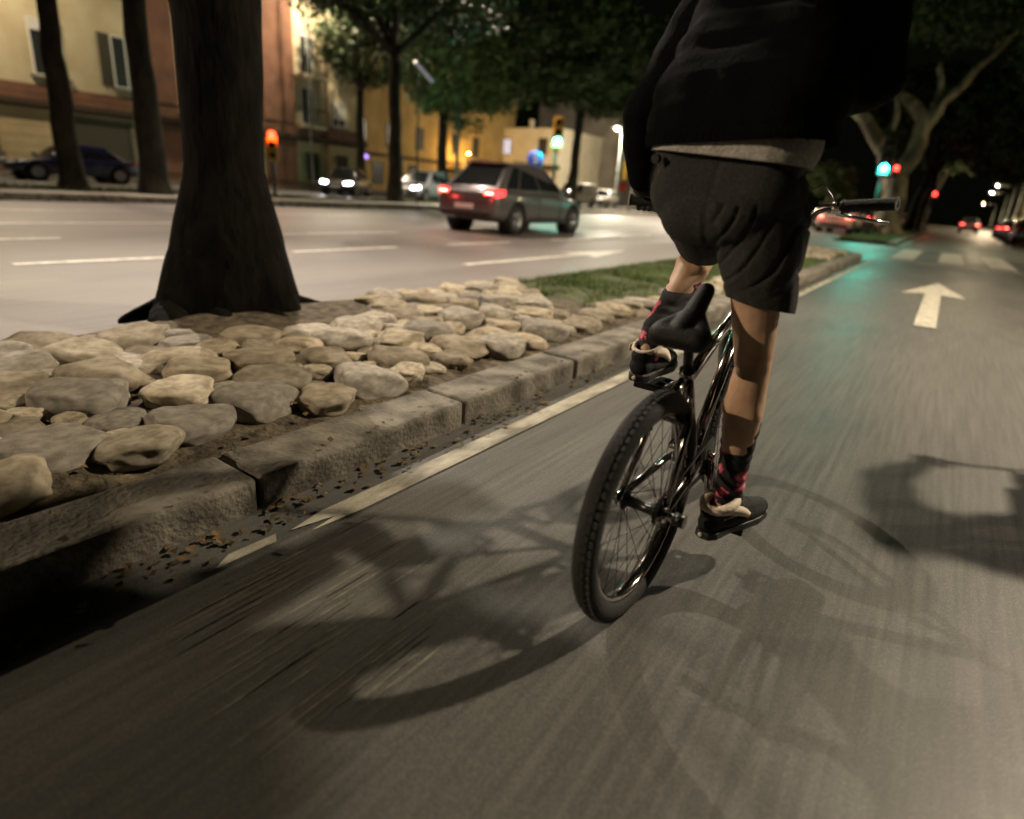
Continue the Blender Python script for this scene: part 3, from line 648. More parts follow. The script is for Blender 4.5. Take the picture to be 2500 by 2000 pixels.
# B3
b3 = thing('apartment_building', 'pale cream corner building behind the green traffic light', 'building', (-42, 62, 0))
mb = MB(); mb.box(-48.3, -38.0, 62, 71.8, 0, 7.6); mb.build('wall', M['stucco_pale'], b3)
mb = MB(); mb.box(-48.5, -37.8, 61.8, 72, 7.6, 7.85); mb.build('parapet', M['stucco_pale'], b3, bevel=.03)
mb = MB(); mb.box(-48.4, -37.9, 61.55, 62, 3.45, 3.9); mb.build('awning', M['cornice_dark'], b3)
def window_y(parent, Y, x0, x1, z0, z1, glass='window_glass'):
    f = MB(); t = .08
    f.box(x0, x0 + t, Y - .06, Y, z0, z1); f.box(x1 - t, x1, Y - .06, Y, z0, z1); f.box(x0 + t, x1 - t, Y - .06, Y, z1 - t, z1); f.box(x0 + t, x1 - t, Y - .06, Y, z0, z0 + t)
    xm = (x0 + x1) / 2; f.box(xm - .04, xm + .04, Y - .05, Y, z0 + t, z1 - t); w_ = f.build('window', M['shutter'], parent)
    g = MB(); g.box(x0 + t, x1 - t, Y - .02, Y, z0 + t, z1 - t); g.build('pane', M[glass], w_)
    s = MB(); s.box(x0 - .15, x1 + .15, Y - .2, Y, z0 - .14, z0); s.build('sill', M['stucco_pale'], w_)
window_y(b3, 61.999, -46.3, -44.9, 4.9, 6.7, 'lit_window'); window_y(b3, 61.999, -41.0, -39.8, 5.0, 6.8); pass
mb = MB(); mb.box(-43.2, -42.8, 63, 63.4, 7.85, 8.9); mb.build('chimney', M['stucco_pale'], b3)
# B4
b4 = thing('apartment_building', 'unlit grey building with tall windows between the pale building and the rider', 'building', (-36, 90, 0))
mb = MB(); mb.box(-48, -35.9, 72.1, 130, 0, 12); mb.build('wall', M['stucco_grey'], b4)
mb = MB(); mb.box(-35.9, -35.6, 72.1, 130, 3.6, 3.9); mb.build('cornice', M['cornice_dark'], b4)
for k in range(11):
    y = 74 + k * 4.2
    for z in (4.6, 8.2): window_x(b4, -35.899, y, y + 1.3, z, z + 2.3)
    window_x(b4, -35.899, y - .3, y + 1.9, .4, 2.9, frame='shutter', sill=False)
mb = MB(); mb.box(-35.5, -35.35, 73.6, 74.3, 3.2, 5.4); tag(mb.build('shop_sign', M['sign_yellow'], bevel=.02), 'vertical yellow shop sign on the dark grey building', 'sign')
# B5
b5 = thing('apartment_building', 'pale facade at the far right edge beyond the street lamps', 'building', (13, 120, 0))
mb = MB(); mb.box(12.4, 26, 70, 230, 0, 13); mb.build('wall', M['stucco_pale'], b5)
def window_nx(parent, X, y0, y1, z0, z1):
    f = MB(); f.box(X - .06, X, y0, y1, z0, z0 + .1); f.box(X - .06, X, y0, y1, z1 - .1, z1); f.box(X - .06, X, y0, y0 + .1, z0 + .1, z1 - .1); f.box(X - .06, X, y1 - .1, y1, z0 + .1, z1 - .1)
    w_ = f.build('window', M['shutter'], parent); g = MB(); g.box(X - .02, X, y0 + .1, y1 - .1, z0 + .1, z1 - .1); g.build('pane', M['window_glass'], w_)
for k in range(14):
    y = 73 + k * 5.2
    for z in (.6, 4.6, 8.4): window_nx(b5, 12.399, y, y + 1.6, z, z + 2.4)
mb = MB(); mb.box(12.1, 12.4, 70, 230, 3.7, 4.0); mb.build('cornice', M['cornice_dark'], b5)

# ------------------------------------------------------------------ street lamps
def street_lamp(label, x, y, h, armv, power, color=WARM, lens='lamp_white', group=None, spot=True, size=.16, pr=.07, aim=None, ang=165, bl=.35, pm='pole'):
    t = thing('street_lamp', label, 'street lamp', (x, y, 0), group)
    hx, hy = x + armv[0], y + armv[1]
    mb = MB(); mb.tube([(x, y, 0), (x, y, .5), (x, y, .52), (x, y, h)], [pr * 1.6, pr * 1.6, pr, pr * .7], 12); mb.build('pole', M[pm], t)
    mb = MB(); mb.tube([(x, y, h - .05), (x + armv[0] * .3, y + armv[1] * .3, h + .22), (hx, hy, h + .25)], [pr * .7, pr * .6, pr * .5], 10); mb.build('arm', M['pole'], t)
    d = Vector((armv[0], armv[1], 0)); d = d.normalized() if d.length else Vector((1, 0, 0)); s = Vector((-d.y, d.x, 0))
    c = Vector((hx, hy, h + .22)); vs = []
    for a, w_, zz in ((-.30, .10, .05), (-.1, .17, .09), (.3, .17, .07), (.42, .10, .02)):
        vs += [c + d * a - s * w_, c + d * a - s * w_ * .6 + Vector((0, 0, zz)), c + d * a + s * w_ * .6 + Vector((0, 0, zz)), c + d * a + s * w_]
    fs = [(i * 4 + j, i * 4 + j + 1, i * 4 + 5 + j, i * 4 + 4 + j) for i in range(3) for j in range(3)] + [(0, 3, 2, 1), (12, 13, 14, 15)]
    mb = MB(); mb.add(vs, fs, True); hd = mb.build('lamp_head', M['pole'], t); hd.modifiers.new('solid', 'SOLIDIFY').thickness = .01
    mb = MB(); mb.lathe(c + Vector((0, 0, .0)), (0, 0, -1), [(.14, 0), (.12, .05), (.07, .08), (0.001, .09)], 20); mb.build('lens', M[lens], t)
    light('lamp_light', (hx, hy, h + .08), power, color, size, t, ang if spot else None, aim or (hx, hy, 0), bl)
    return t
street_lamp('tall street lamp on the right pavement beside the side road', 6.5, 8.7, 7.0, (-2.6, -.6), 6900, (1.0, .84, .61))
street_lamp('high mast lamp beside the leaning verge tree', -18.9, 9.9, 16.0, (1.1, -.1), 11500, (1.0, .80, .64), size=.25, pr=.11, aim=(-10.8, 7.5, 0), ang=56, bl=.6)
m_ = [o for o in bpy.data.objects if o.get('label') == 'high mast lamp beside the leaning verge tree'][0]
mb = MB(); mb.tube([(-18.85, 9.7, 15.4), (-18.3, 9.45, 15.5)], .11, 16); mb.build('floodlight', M['pole'], m_)
light('floodlight_light', (-18.2, 9.4, 15.5), 19000, (1.0, .87, .72), .09, m_, 34, (-1.2, 2.0, 0), .8)
street_lamp('street lamp on the far verge behind the camera', -17.6, -5.0, 9.5, (2.2, 0), 6500, (1.0, .80, .62), group='avenue lamps', aim=(-14.0, -1, 0), ang=64, bl=.7)
street_lamp('greenish street lamp post rising beside the brightly lit tree', -22.6, 26.3, 10.5, (3.6, -1.2), 9000, (1.0, .82, .64), aim=(-13, 21, 0), ang=110, bl=.5, pm='pole_green', pr=.1)
street_lamp('street lamp on the far verge well behind the rider', -18.6, -14.5, 8.0, (2.0, .8), 14500, (1.0, .80, .55), aim=(-1.0, 2.0, .6), ang=48, bl=.6, size=.12)
street_lamp('street lamp on the right pavement past the crossing', 7.0, 24.5, 7.6, (-2.2, 0), 1500, (1.0, .80, .46))
street_lamp('street lamp on the far verge beyond the green signal', -17.6, 38.0, 8.0, (3.0, 0), 9000, (1.0, .82, .62), aim=(-11, 36, 0), ang=125, bl=.6)
street_lamp('facade side lamp on the pavement by the cream building', -32.4, 8.0, 10.4, (1.6, 0), 3000, (1.0, .82, .56), size=.2)
street_lamp('pavement lamp at the corner of the cream building', -32.3, 24.2, 11.6, (1.6, .8), 5000, (1.0, .84, .58), size=.2)
street_lamp('white lamp on the far verge in front of the grey building', -27.4, 55.6, 7.0, (-.6, 0), 10000, (1.0, .88, .66), spot=False)
street_lamp('amber sodium lamp glowing in front of the yellow building', -44.6, 53.0, 4.1, (.6, 0), 1700, AMBER, 'lamp_sodium', spot=False)
for i, (y, z, lab, lens) in enumerate([(83, 7.1, 'nearest of the far right row of white street lamps', 'lamp_white'), (112, 7.1, 'second lamp of the far right row of white street lamps', 'lamp_white'), (128, 6.9, 'third lamp of the far right row of white street lamps', 'lamp_white'), (142, 6.3, 'fourth and lowest white lamp of the far right row', 'lamp_white'), (170, 5.1, 'dim orange lamp at the end of the far right row', 'lamp_sodium')]):
    street_lamp(lab, 6.9, y, z, (-2.4, 0), 3500, WARM, lens, 'far right street lamps', spot=False)
street_lamp('street lamp on the right pavement among the leafy trees', 7.6, 36, 5.4, (-1.2, 0), 900, (1.0, .80, .42), spot=False)

# ------------------------------------------------------------------ signals and signs
def signal(label, x, y, zc, lit, face, tint='signal_yellow', pole_from=0.0, group=None, s=1.0, lens=None, n=3):
    """traffic light whose lenses face the horizontal direction face"""
    t = thing('traffic_light', label, 'traffic light', (x, y, 0), group)
    f = Vector((face[0], face[1], 0)).normalized(); sd = Vector((-f.y, f.x, 0)); up = Vector((0, 0, 1))
    mb = MB(); mb.tube([(x, y, pole_from), (x, y, zc + .55 * s)], .055 * s, 12); mb.build('pole', M['pole'], t)
    c = Vector((x, y, zc)) + f * .22 * s
    def bx(a0, a1, b0, b1, c0, c1):
        return [c + f * a + sd * b + up * q for q in (c0, c1) for (a, b) in ((a0, b0), (a1, b0), (a1, b1), (a0, b1))]
    F6 = [(0, 3, 2, 1), (4, 5, 6, 7), (0, 1, 5, 4), (1, 2, 6, 5), (2, 3, 7, 6), (3, 0, 4, 7)]
    hh = .16 * n + .02
    mb = MB(); mb.add(bx(-.14 * s, .06 * s, -.17 * s, .17 * s, -hh * s, hh * s), F6); mb.build('housing', M[tint], t, bevel=.02)
    for k in range(n):
        q = c + up * ((n - 1) / 2 - k) * .32 * s + f * .062 * s
        nm = ['red', 'amber', 'green'][k] if n == 3 else ['red', 'green'][k]
        mt = M['lens_off']
        if nm == lit: mt = M[lens or ('lens_' + nm)]
        mb = MB(); mb.lathe(q, f, [(.112 * s, 0), (.09 * s, .02), (.05 * s, .035), (.001, .04)], 24); mb.build('lens', mt, t)
        mb = MB(); vs = []; fs = []
        for i in range(15):
            a = R(-20) + R(220) * i / 14; d = sd * math.cos(a) + up * math.sin(a)
            vs += [q + d * .125 * s, q + d * .125 * s + f * (.05 + .14 * max(0, math.sin(a))) * s]
        for i in range(14): fs.append((2 * i, 2 * i + 1, 2 * i + 3, 2 * i + 2))
        mb.add(vs, fs, True); v = mb.build('visor', M[tint], t); v.modifiers.new('solid', 'SOLIDIFY').thickness = .006
        if nm == lit:
            colr = dict(red=(1, .10, .04), green=(.03, 1, .72))[nm]
            light('signal_light', q + f * .16 * s, dict(red=60, green=420)[nm], colr, .06, t)
    return t
signal('red traffic light on a thin pole before the cream building', -24.6, 16.4, 2.05, 'red', (.80, -.55), s=1.25)
sg = signal('green traffic light with yellow housing above the round blue sign', -12.66 - 3.9, 20.59 + 6.0, 3.75, 'green', (.6, -.8), s=1.35)
signal('brilliant green traffic light in front of the forked plane tree', -3.05, 32.6, 3.5, 'green', (.10, -1), tint='signal_black', s=1.5)
signal('small two lamp pedestrian signal glowing red beside the green traffic light', -2.62, 33.1, 2.98, 'red', (.1, -1), tint='signal_black', s=.8, n=2, lens='lens_red_far')
signal('distant red traffic light beyond the median trees', -1.72, 62, 2.7, 'red', (.05, -1), tint='signal_black', s=1.2, lens='lens_red_far')
# round blue arrow sign
t = thing('road_sign', 'round blue mandatory sign with a white arrow below the green light', 'sign', (-17.0, 25.5, 0))
mb = MB(); mb.tube([(-17.0, 25.56, 0), (-17.0, 25.56, 3.0)], .04, 10); mb.build('pole', M['pole'], t)
f = Vector((.55, -.83, 0)).normalized(); mb = MB(); mb.lathe((-17.0, 25.5, 2.45), f, [(.001, .03), (.40, .03), (.40, 0), (.001, 0)], 40); mb.build('sign_plate', M['sign_blue'], t)
sd = Vector((-f.y, f.x, 0)); c = Vector((-17.0, 25.5, 2.45)) + f * .034; up = Vector((0, 0, 1))
def pl(pts): return [c + sd * a + up * b for a, b in pts]
mb = MB(); mb.add(pl([(-.05, -.24), (.05, -.24), (.05, .05), (-.05, .05)]), [(0, 1, 2, 3)]); mb.add(pl([(-.15, .05), (.15, .05), (0, .26)]), [(0, 1, 2)]); mb.add(pl([(.05, -.12), (.22, -.12), (.22, -.05), (.05, -.05)]), [(0, 1, 2, 3)]); mb.build('sign_arrow', M['sign_white'], t)
t = thing('road_sign', 'small round red sign on a post left of the rider', 'sign', (-19.2, 40, 0))
mb = MB(); mb.tube([(-19.2, 40.05, 0), (-19.2, 40.05, 1.95)], .035, 8); mb.build('pole', M['pole'], t)
mb = MB(); mb.lathe((-19.2, 40, 1.7), (.45, -.9, 0), [(.001, .03), (.28, .03), (.28, 0), (.001, 0)], 32); mb.build('sign_plate', M['sign_red'], t)
# slender posts seen on the verge
t = thing('solar_panel_post', 'thin post with a tilted solar panel beside the straight dark tree', 'post', (-18.0, 18.5, 0))
mb = MB(); mb.tube([(-18.0, 18.5, .1), (-18.0, 18.5, 5.0)], .035, 8); mb.build('pole', M['pole'], t)
mb = MB(); mb.add([(-18.2, 18.4, 5.35), (-17.9, 18.3, 5.35), (-17.6, 19.0, 4.75), (-17.9, 19.1, 4.75)], [(0, 1, 2, 3)]); sp_ = mb.build('panel', M['alloy'], t); sp_.modifiers.new('solid', 'SOLIDIFY').thickness = .04

# ------------------------------------------------------------------ vehicles (front = +Y in car space)
def loft(sts, sec, closed_ends=True):
    vs = []; fs = []; n = None
    for st in sts:
        half = sec(*st[1:]); ring = [(x, st[0], z) for x, z in half] + [(-x, st[0], z) for x, z in reversed(half[1:-1])]
        n = len(ring); vs += ring
    for i in range(len(sts) - 1):
        for j in range(n):
            k = (j + 1) % n; fs.append((i * n + j, i * n + k, (i + 1) * n + k, (i + 1) * n + j))
    fs.append(tuple(range(n))); fs.append(tuple((len(sts) - 1) * n + j for j in reversed(range(n))))
    return vs, fs
def make_car(name, label, cat, paint, loc, rz, style='hatch', tails=None, heads=None, group=None, L=1.0, Hs=1.0, beams=0):
    t = thing(name, label, cat, (0, 0, 0), group)
    H = {'hatch': 1.55, 'sedan': 1.43, 'van': 1.85}[style] * Hs; zb = .96 if style != 'sedan' else .90
    if style == 'van': zb = 1.05
    def sec(w_, b, tp): return [(0, b), (w_ * .84, b), (w_ * .965, b + .09), (w_, b + .25), (w_ * 1.0, (b + tp) * .52), (w_ * .985, tp - .15), (w_ * .94, tp - .035), (w_ * .84, tp), (0, tp + .02)]
    S = [(-2.15, .66, .44, .80), (-2.12, .78, .36, .90), (-2.02, .87, .28, zb), (-1.7, .905, .24, zb + .015), (-1.0, .91, .23, zb), (0, .91, .22, zb - .01), (.85, .905, .22, zb - .03),
         (1.35, .885, .23, zb - .09), (1.8, .85, .25, zb - .18), (2.06, .77, .30, zb - .28), (2.15, .64, .38, zb - .36)]
    S = [(s[0] * L,) + s[1:] for s in S]
    mb = MB(); v, f = loft(S, sec); mb.add(v, f, True); body = mb.build('body', paint, t)
    sb = body.modifiers.new('sub', 'SUBSURF'); sb.levels = 2; sb.render_levels = 2
    wy = (-1.33 * L, 1.36 * L); wr = .335
    cut = MB()
    for y in wy:
        for s_ in (-1, 1): cut.lathe((s_ * .62, y, wr), (s_, 0, 0), [(.001, 0), (.395, 0), (.395, .5), (.001, .5)], 40)
    me = bpy.data.meshes.new('c'); me.from_pydata(cut.v, [], cut.f); co = bpy.data.objects.new('c', me); col.objects.link(co)
    bm = bmesh.new(); bm.from_mesh(me); bmesh.ops.remove_doubles(bm, verts=bm.verts, dist=1e-5); bmesh.ops.recalc_face_normals(bm, faces=bm.faces); bm.to_mesh(me); bm.free(); fill_caps(body.data)
    bo = body.modifiers.new('arch', 'BOOLEAN'); bo.object = co; bo.operation = 'DIFFERENCE'; bo.solver = 'EXACT'
    dg = bpy.context.evaluated_depsgraph_get(); nm = bpy.data.meshes.new_from_object(body.evaluated_get(dg)); body.modifiers.clear(); body.data = nm; bpy.data.objects.remove(co)
    for p in nm.polygons: p.use_smooth = True
    for y in wy:
        for s_ in (-1, 1): mb = MB(); mb.lathe((s_ * .60, y, wr), (s_, 0, 0), [(.001, 0), (.385, .0), (.385, .28)], 32); mb.build('wheel_arch_liner', M['plastic_black'], t)
    # cabin
    if style == 'sedan': rb, rt, fb, ft = -1.75, -.95, 1.0, .2
    elif style == 'van': rb, rt, fb, ft = -2.06, -1.98, 1.35, .75
    else: rb, rt, fb, ft = -2.02, -1.30, 1.08, .20
    rb, rt, fb, ft = [q * L for q in (rb, rt, fb, ft)]
    wb, wt = .83, .60
    if style == 'van': wt = .74
    z0, z1 = zb - .04, H
    def P(u, v_, side):   # side face bilinear: u 0 rear..1 front, v 0 belt..1 roof
        yb = rb + (fb - rb) * u; yt = rt + (ft - rt) * u
        return Vector((side * (wb + (wt - wb) * v_), yb + (yt - yb) * v_, z0 + (z1 - z0) * v_))
    cv = [P(0, 0, -1), P(0, 0, 1), P(1, 0, 1), P(1, 0, -1), P(0, 1, -1), P(0, 1, 1), P(1, 1, 1), P(1, 1, -1)]
    mid = [Vector((-wt, (rt + ft) / 2 + .1, z1 + .035)), Vector((wt, (rt + ft) / 2 + .1, z1 + .035))]
    mb = MB(); mb.add(cv + mid, [(0, 3, 2, 1), (0, 1, 5, 4), (2, 3, 7, 6), (1, 2, 6, 9, 5), (3, 0, 4, 8, 7), (4, 5, 9, 8), (8, 9, 6, 7)], True)
    cb = mb.build('cabin', paint, t, bevel=.10, seg=5)
    def pane(name_, a, b, c_, d_, out):
        nrm = (b - a).cross(d_ - a).normalized()
        if nrm.dot(out) < 0: nrm = -nrm
        g = MB(); g.add([q + nrm * .004 for q in (a, b, c_, d_)] + [q - nrm * .02 for q in (a, b, c_, d_)], [(0, 1, 2, 3), (0, 4, 5, 1), (1, 5, 6, 2), (2, 6, 7, 3), (3, 7, 4, 0)]); return g.build(name_, M['car_glass'], t)
    for s_ in (-1, 1):
        spans = ((.07, .24), (.26, .56), (.58, .93)) if style != 'van' else ((.70, .94),)
        for u0, u1 in spans: pane('side_window', P(u0, .12, s_), P(u1, .12, s_), P(min(u1, .92), .86, s_), P(u0 + .01, .86, s_), Vector((s_, 0, 0)))
    def E(u, v_, fr):
        y = (rb + (rt - rb) * v_) if not fr else (fb + (ft - fb) * v_); hw = wb + (wt - wb) * v_
        return Vector((-hw + 2 * hw * u, y, z0 + (z1 - z0) * v_))
    pane('rear_window', E(.09, .16, 0), E(.91, .16, 0), E(.88, .88, 0), E(.12, .88, 0), Vector((0, -1, .2)))
    pane('windscreen', E(.07, .08, 1), E(.93, .08, 1), E(.90, .92, 1), E(.10, .92, 1), Vector((0, 1, .2)))
    # wheels
    for y in wy:
        for s_ in (-1, 1):
            ty = MB(); ty.lathe((s_ * .68, y, wr), (s_, 0, 0), [(.20, 0), (.31, .0), (.335, .04), (.335, .17), (.31, .215), (.215, .215)], 36); wo = ty.build('wheel', M['tyre'], t)
            rm = MB(); rm.lathe((s_ * .68, y, wr), (s_, 0, 0), [(.215, .215), (.205, .18), (.10, .165), (.06, .20), (.001, .20)], 30)
            for k in range(5):
                a = 2 * math.pi * k / 5; d = Vector((0, math.cos(a), math.sin(a))); c_ = Vector((s_ * .885, y, wr))
                rm.tube([c_ + d * .04, c_ + d * .205], [.032, .024], 6)
            rm.build('rim', M['alloy'], wo)
    # bumpers, lights, plates, mirrors
    mb = MB(); mb.box(-.70, .70, -2.175 * L, -2.06 * L, .36, .50); mb.build('bumper', M['plastic_black'], t, bevel=.03)
    mb = MB(); mb.box(-.66, .66, 2.05 * L, 2.165 * L, .36, .52); mb.build('bumper', M['plastic_black'], t, bevel=.03)
    mb = MB(); mb.box(-.40, .40, 2.08 * L, 2.15 * L, .53, .60); mb.build('grille', M['plastic_black'], t)
    for yy, s_ in ((-2.185 * L, -1), (2.172 * L, 1)):
        mb = MB(); mb.box(-.26, .26, min(yy, yy + s_ * .012), max(yy, yy + s_ * .012), .53 if s_ < 0 else .42, .64 if s_ < 0 else .52); mb.build('number_plate', M['plate'], t)
    zt = zb - .13
    for s_ in (-1, 1):
        mb = MB(); mb.add([(s_ * .50, -2.145 * L, zt + .0), (s_ * .80, -2.10 * L, zt - .03), (s_ * .90, -1.90 * L, zt + .02), (s_ * .90, -1.88 * L, zt + .13), (s_ * .82, -2.06 * L, zt + .13), (s_ * .50, -2.125 * L, zt + .10),
                               (s_ * .50, -2.0 * L, zt), (s_ * .80, -1.9 * L, zt - .03), (s_ * .84, -1.85 * L, zt + .02), (s_ * .84, -1.85 * L, zt + .13), (s_ * .80, -1.9 * L, zt + .13), (s_ * .50, -2.0 * L, zt + .10)],
                              [(0, 1, 4, 5), (1, 2, 3, 4), (6, 7, 1, 0), (4, 10, 11, 5), (2, 8, 9, 3), (7, 8, 2, 1), (3, 9, 10, 4), (0, 5, 11, 6)])
        tl = mb.build('tail_light', M['tail_lit'] if tails else M['tail_off'], t, bevel=.008)
        if tails: mb = MB(); mb.box(min(s_ * .54, s_ * .74), max(s_ * .54, s_ * .74), -2.155 * L, -2.13 * L, zt + .03, zt + .065); mb.build('bulb', M['tail_core'], tl)
        zh = zb - .30
        mb = MB(); mb.add([(s_ * .46, 2.14 * L, zh), (s_ * .76, 2.05 * L, zh), (s_ * .83, 1.86 * L, zh + .06), (s_ * .80, 1.88 * L, zh + .14), (s_ * .72, 2.0 * L, zh + .12), (s_ * .46, 2.08 * L, zh + .09),
                               (s_ * .46, 1.9 * L, zh), (s_ * .70, 1.8 * L, zh), (s_ * .70, 1.8 * L, zh + .12), (s_ * .46, 1.9 * L, zh + .10)],
                              [(0, 1, 4, 5), (1, 2, 3, 4), (0, 6, 7, 1), (5, 4, 8, 9), (1, 7, 2), (3, 8, 4), (0, 5, 9, 6)])
        mb.build('headlight', M['head_lit'] if heads else M['head_off'], t, bevel=.008)
        mb = MB(); mb.box(min(s_ * .84, s_ * 1.02), max(s_ * .84, s_ * 1.02), .80 * L, .92 * L, zb + .0, zb + .13); mb.build('wing_mirror', paint, t, bevel=.035, seg=3)
        mb = MB()
        for y in (-.42 * L, .62 * L): mb.box(min(s_ * .905, s_ * .914), max(s_ * .905, s_ * .914), y, y + .008, .36, zb - .1)
        mb.box(min(s_ * .905, s_ * .93), max(s_ * .905, s_ * .93), -.85 * L, .95 * L, .27, .34); mb.build('side_trim', M['plastic_black'], t)
        for y in (-.62 * L, .35 * L):
            mb = MB(); mb.box(min(s_ * .905, s_ * .935), max(s_ * .905, s_ * .935), y, y + .16, zb - .17, zb - .14); mb.build('door_handle', paint, t, bevel=.008)
        if style == 'hatch':
            mb = MB(); mb.tube([(s_ * .60, rt + .1, z1 + .03), (s_ * .60, (rt + ft) / 2, z1 + .065), (s_ * .60, ft - .1, z1 + .03)], .014, 8); mb.build('roof_rail', M['plastic_black'], t)
    if style == 'hatch':
        mb = MB(); mb.box(-.58, .58, rt - .16, rt + .04, z1 - .035, z1 + .005); mb.build('spoiler', paint, t, bevel=.02)
        mb = MB(); mb.tube([(-.02, -2.03 * L, zb + .04), (.36, -1.93 * L, zb + .16)], .008, 6); mb.build('rear_wiper', M['plastic_black'], t)
        mb = MB(); mb.box(-.62, .62, -2.158 * L, -2.13 * L, .665, .672); mb.box(-.80, -.55, -2.17 * L, -2.12 * L, .40, .44); mb.build('hatch_gap', M['plastic_black'], t)
    if beams:
        for s_ in (-1, 1): light('beam', (s_ * .65, 2.3 * L, zb - .2), beams, (.92, .94, 1.0), .06, t, 100, (s_ * .65, 8, .0), .6)
    if tails:
        for s_ in (-1, 1): light('tail_glow', (s_ * .66, -2.6 * L, zb - .15), 5, (1, .06, .05), .06, t)
    t.location = loc; t.rotation_euler[2] = rz
    return t
make_car('compact_car', 'silver hatchback with glowing red tail lights driving on the avenue', 'car', M['car_silver'], (-9.0, 12.85, 0), R(2), tails=1)
make_car('parked_car', 'dark blue car with a sloping tail at the left edge before the cream building', 'car', M['car_blue'], (-29.3, 10.4, .02), R(180), style='sedan', L=1.05)
make_car('compact_car', 'black car with bright white headlights on the service road', 'car', M['car_black'], (-27.6, 22.9, .02), R(214), style='sedan', heads=1, beams=90)
make_car('compact_car', 'light grey car with bright headlights partly hidden by the hatchback', 'car', M['car_light'], (-22.8, 23.9, .02), R(196), heads=1, beams=60)
make_car('delivery_van', 'white van parked beyond the hatchback bonnet', 'van', M['car_white'], (-27.4, 48.0, .02), R(170), style='van')
make_car('parked_car', 'small white car parked between the van and the rider', 'car', M['car_white'], (-27.5, 53.6, .02), R(190), style='hatch')
make_car('compact_car', 'white car seen from behind with lit tail lights beyond the crossing', 'car', M['car_white'], (-4.95, 38.0, 0), R(-2), style='sedan', tails=1)
make_car('compact_car', 'red lit car just right of the white car on the far avenue', 'car', M['car_silver'], (-5.2, 50.0, 0), 0, tails=1)
make_car('compact_car', 'pale car with glaring tail lights right of the big plane trunk', 'car', M['car_white'], (-4.0, 74.0, 0), 0, style='sedan', tails=1)
make_car('compact_car', 'distant oncoming car with white headlights on the avenue', 'car', M['car_light'], (-6.4, 92.0, 0), R(180), heads=1, beams=60)
for i, (x, y, p, st, tl, lab) in enumerate([(3.85, 47, 'car_black', 'hatch', 0, 'dark hatchback parked nearest on the right kerb'), (3.95, 53, 'car_blue', 'sedan', 0, 'dark blue car parked second on the right kerb'), (3.95, 59, 'car_silver', 'hatch', 1, 'grey hatchback with red rear lights in the right kerb row'), (3.95, 66, 'car_black', 'sedan', 1, 'black saloon with red rear lights in the right kerb row'), (1.6, 84, 'car_silver', 'hatch', 1, 'distant car with red lights driving down the side road')]):
    make_car('parked_car', lab, 'car', M[p], (x, y, 0), 0, style=st, tails=tl, group='cars along the right kerb')


# ------------------------------------------------------------------ the bicycle
def bx(y): return -0.45 - 0.035 * (y - 1.26)
def BP(y, z, dx=0.0): return Vector((bx(y) + dx, y, z))
bike = thing('bmx_bicycle', 'dark chrome bmx bicycle with fat black tyres ridden by the person in shorts', 'bicycle', (bx(1.66), 1.66, 0))
BB = BP(1.66, .300); CL = BP(1.465, .585); HT = BP(1.965, .745); HB = BP(1.995, .64); RA = BP(1.26, .29); FA = BP(2.16, .29)
AX = Vector((1, -0.035, 0)).normalized()
mb = MB()
mb.tube([BB, BB.lerp(CL, .5), CL], .0150, 18); mb.tube([BP(1.472, .567), HT - Vector((0, 0, .025))], .0160, 18)
mb.tube([BB, HB + Vector((0, 0, .025))], .0185, 20); mb.tube([HB - Vector((0, -.004, .012)), HT + Vector((0, -.003, .012))], .0205, 20)
mb.tube([BB - AX * .036, BB + AX * .036], .0225, 22); mb.tube([HB.lerp(HT, .15), BP(1.93, .58)], .012, 10)
for s_ in (-1, 1):
    mb.tube([BB + AX * .02 * s_, BB.lerp(RA, .25) + AX * .045 * s_, RA + AX * .06 * s_], [.0105, .0105, .009], 12)
    mb.tube([CL + AX * .012 * s_ - Vector((0, 0, .02)), CL.lerp(RA, .35) + AX * .046 * s_, RA + AX * .06 * s_], [.0085, .0085, .008], 12)
    mb.tube([RA + AX * .056 * s_, RA + AX * .064 * s_], .020, 14)
mb.tube([CL.lerp(RA, .36) - AX * .046, CL.lerp(RA, .36) + AX * .046], .008, 10); mb.tube([BB.lerp(RA, .22) - AX * .042, BB.lerp(RA, .22) + AX * .042], .009, 10)
mb.build('frame', M['chrome_dark'], bike)
mb = MB(); dt = (HB - BB).normalized(); q0 = BB + dt * .05; side = dt.cross(AX).normalized()
for k in range(5):
    a = q0 + dt * (.018 * k)
    mb.add([a + side * .0195 - AX * .006 , a + side * .0165 + AX * .012, a + dt * .011 + side * .0165 + AX * .012, a + dt * .011 + side * .0195 - AX * .006], [(0, 1, 2, 3)])
    mb.add([a - side * .0195 - AX * .006 , a - side * .0165 + AX * .012, a + dt * .011 - side * .0165 + AX * .012, a + dt * .011 - side * .0195 - AX * .006], [(0, 1, 2, 3)])
mb.build('frame_decal', M['decal'], bike)
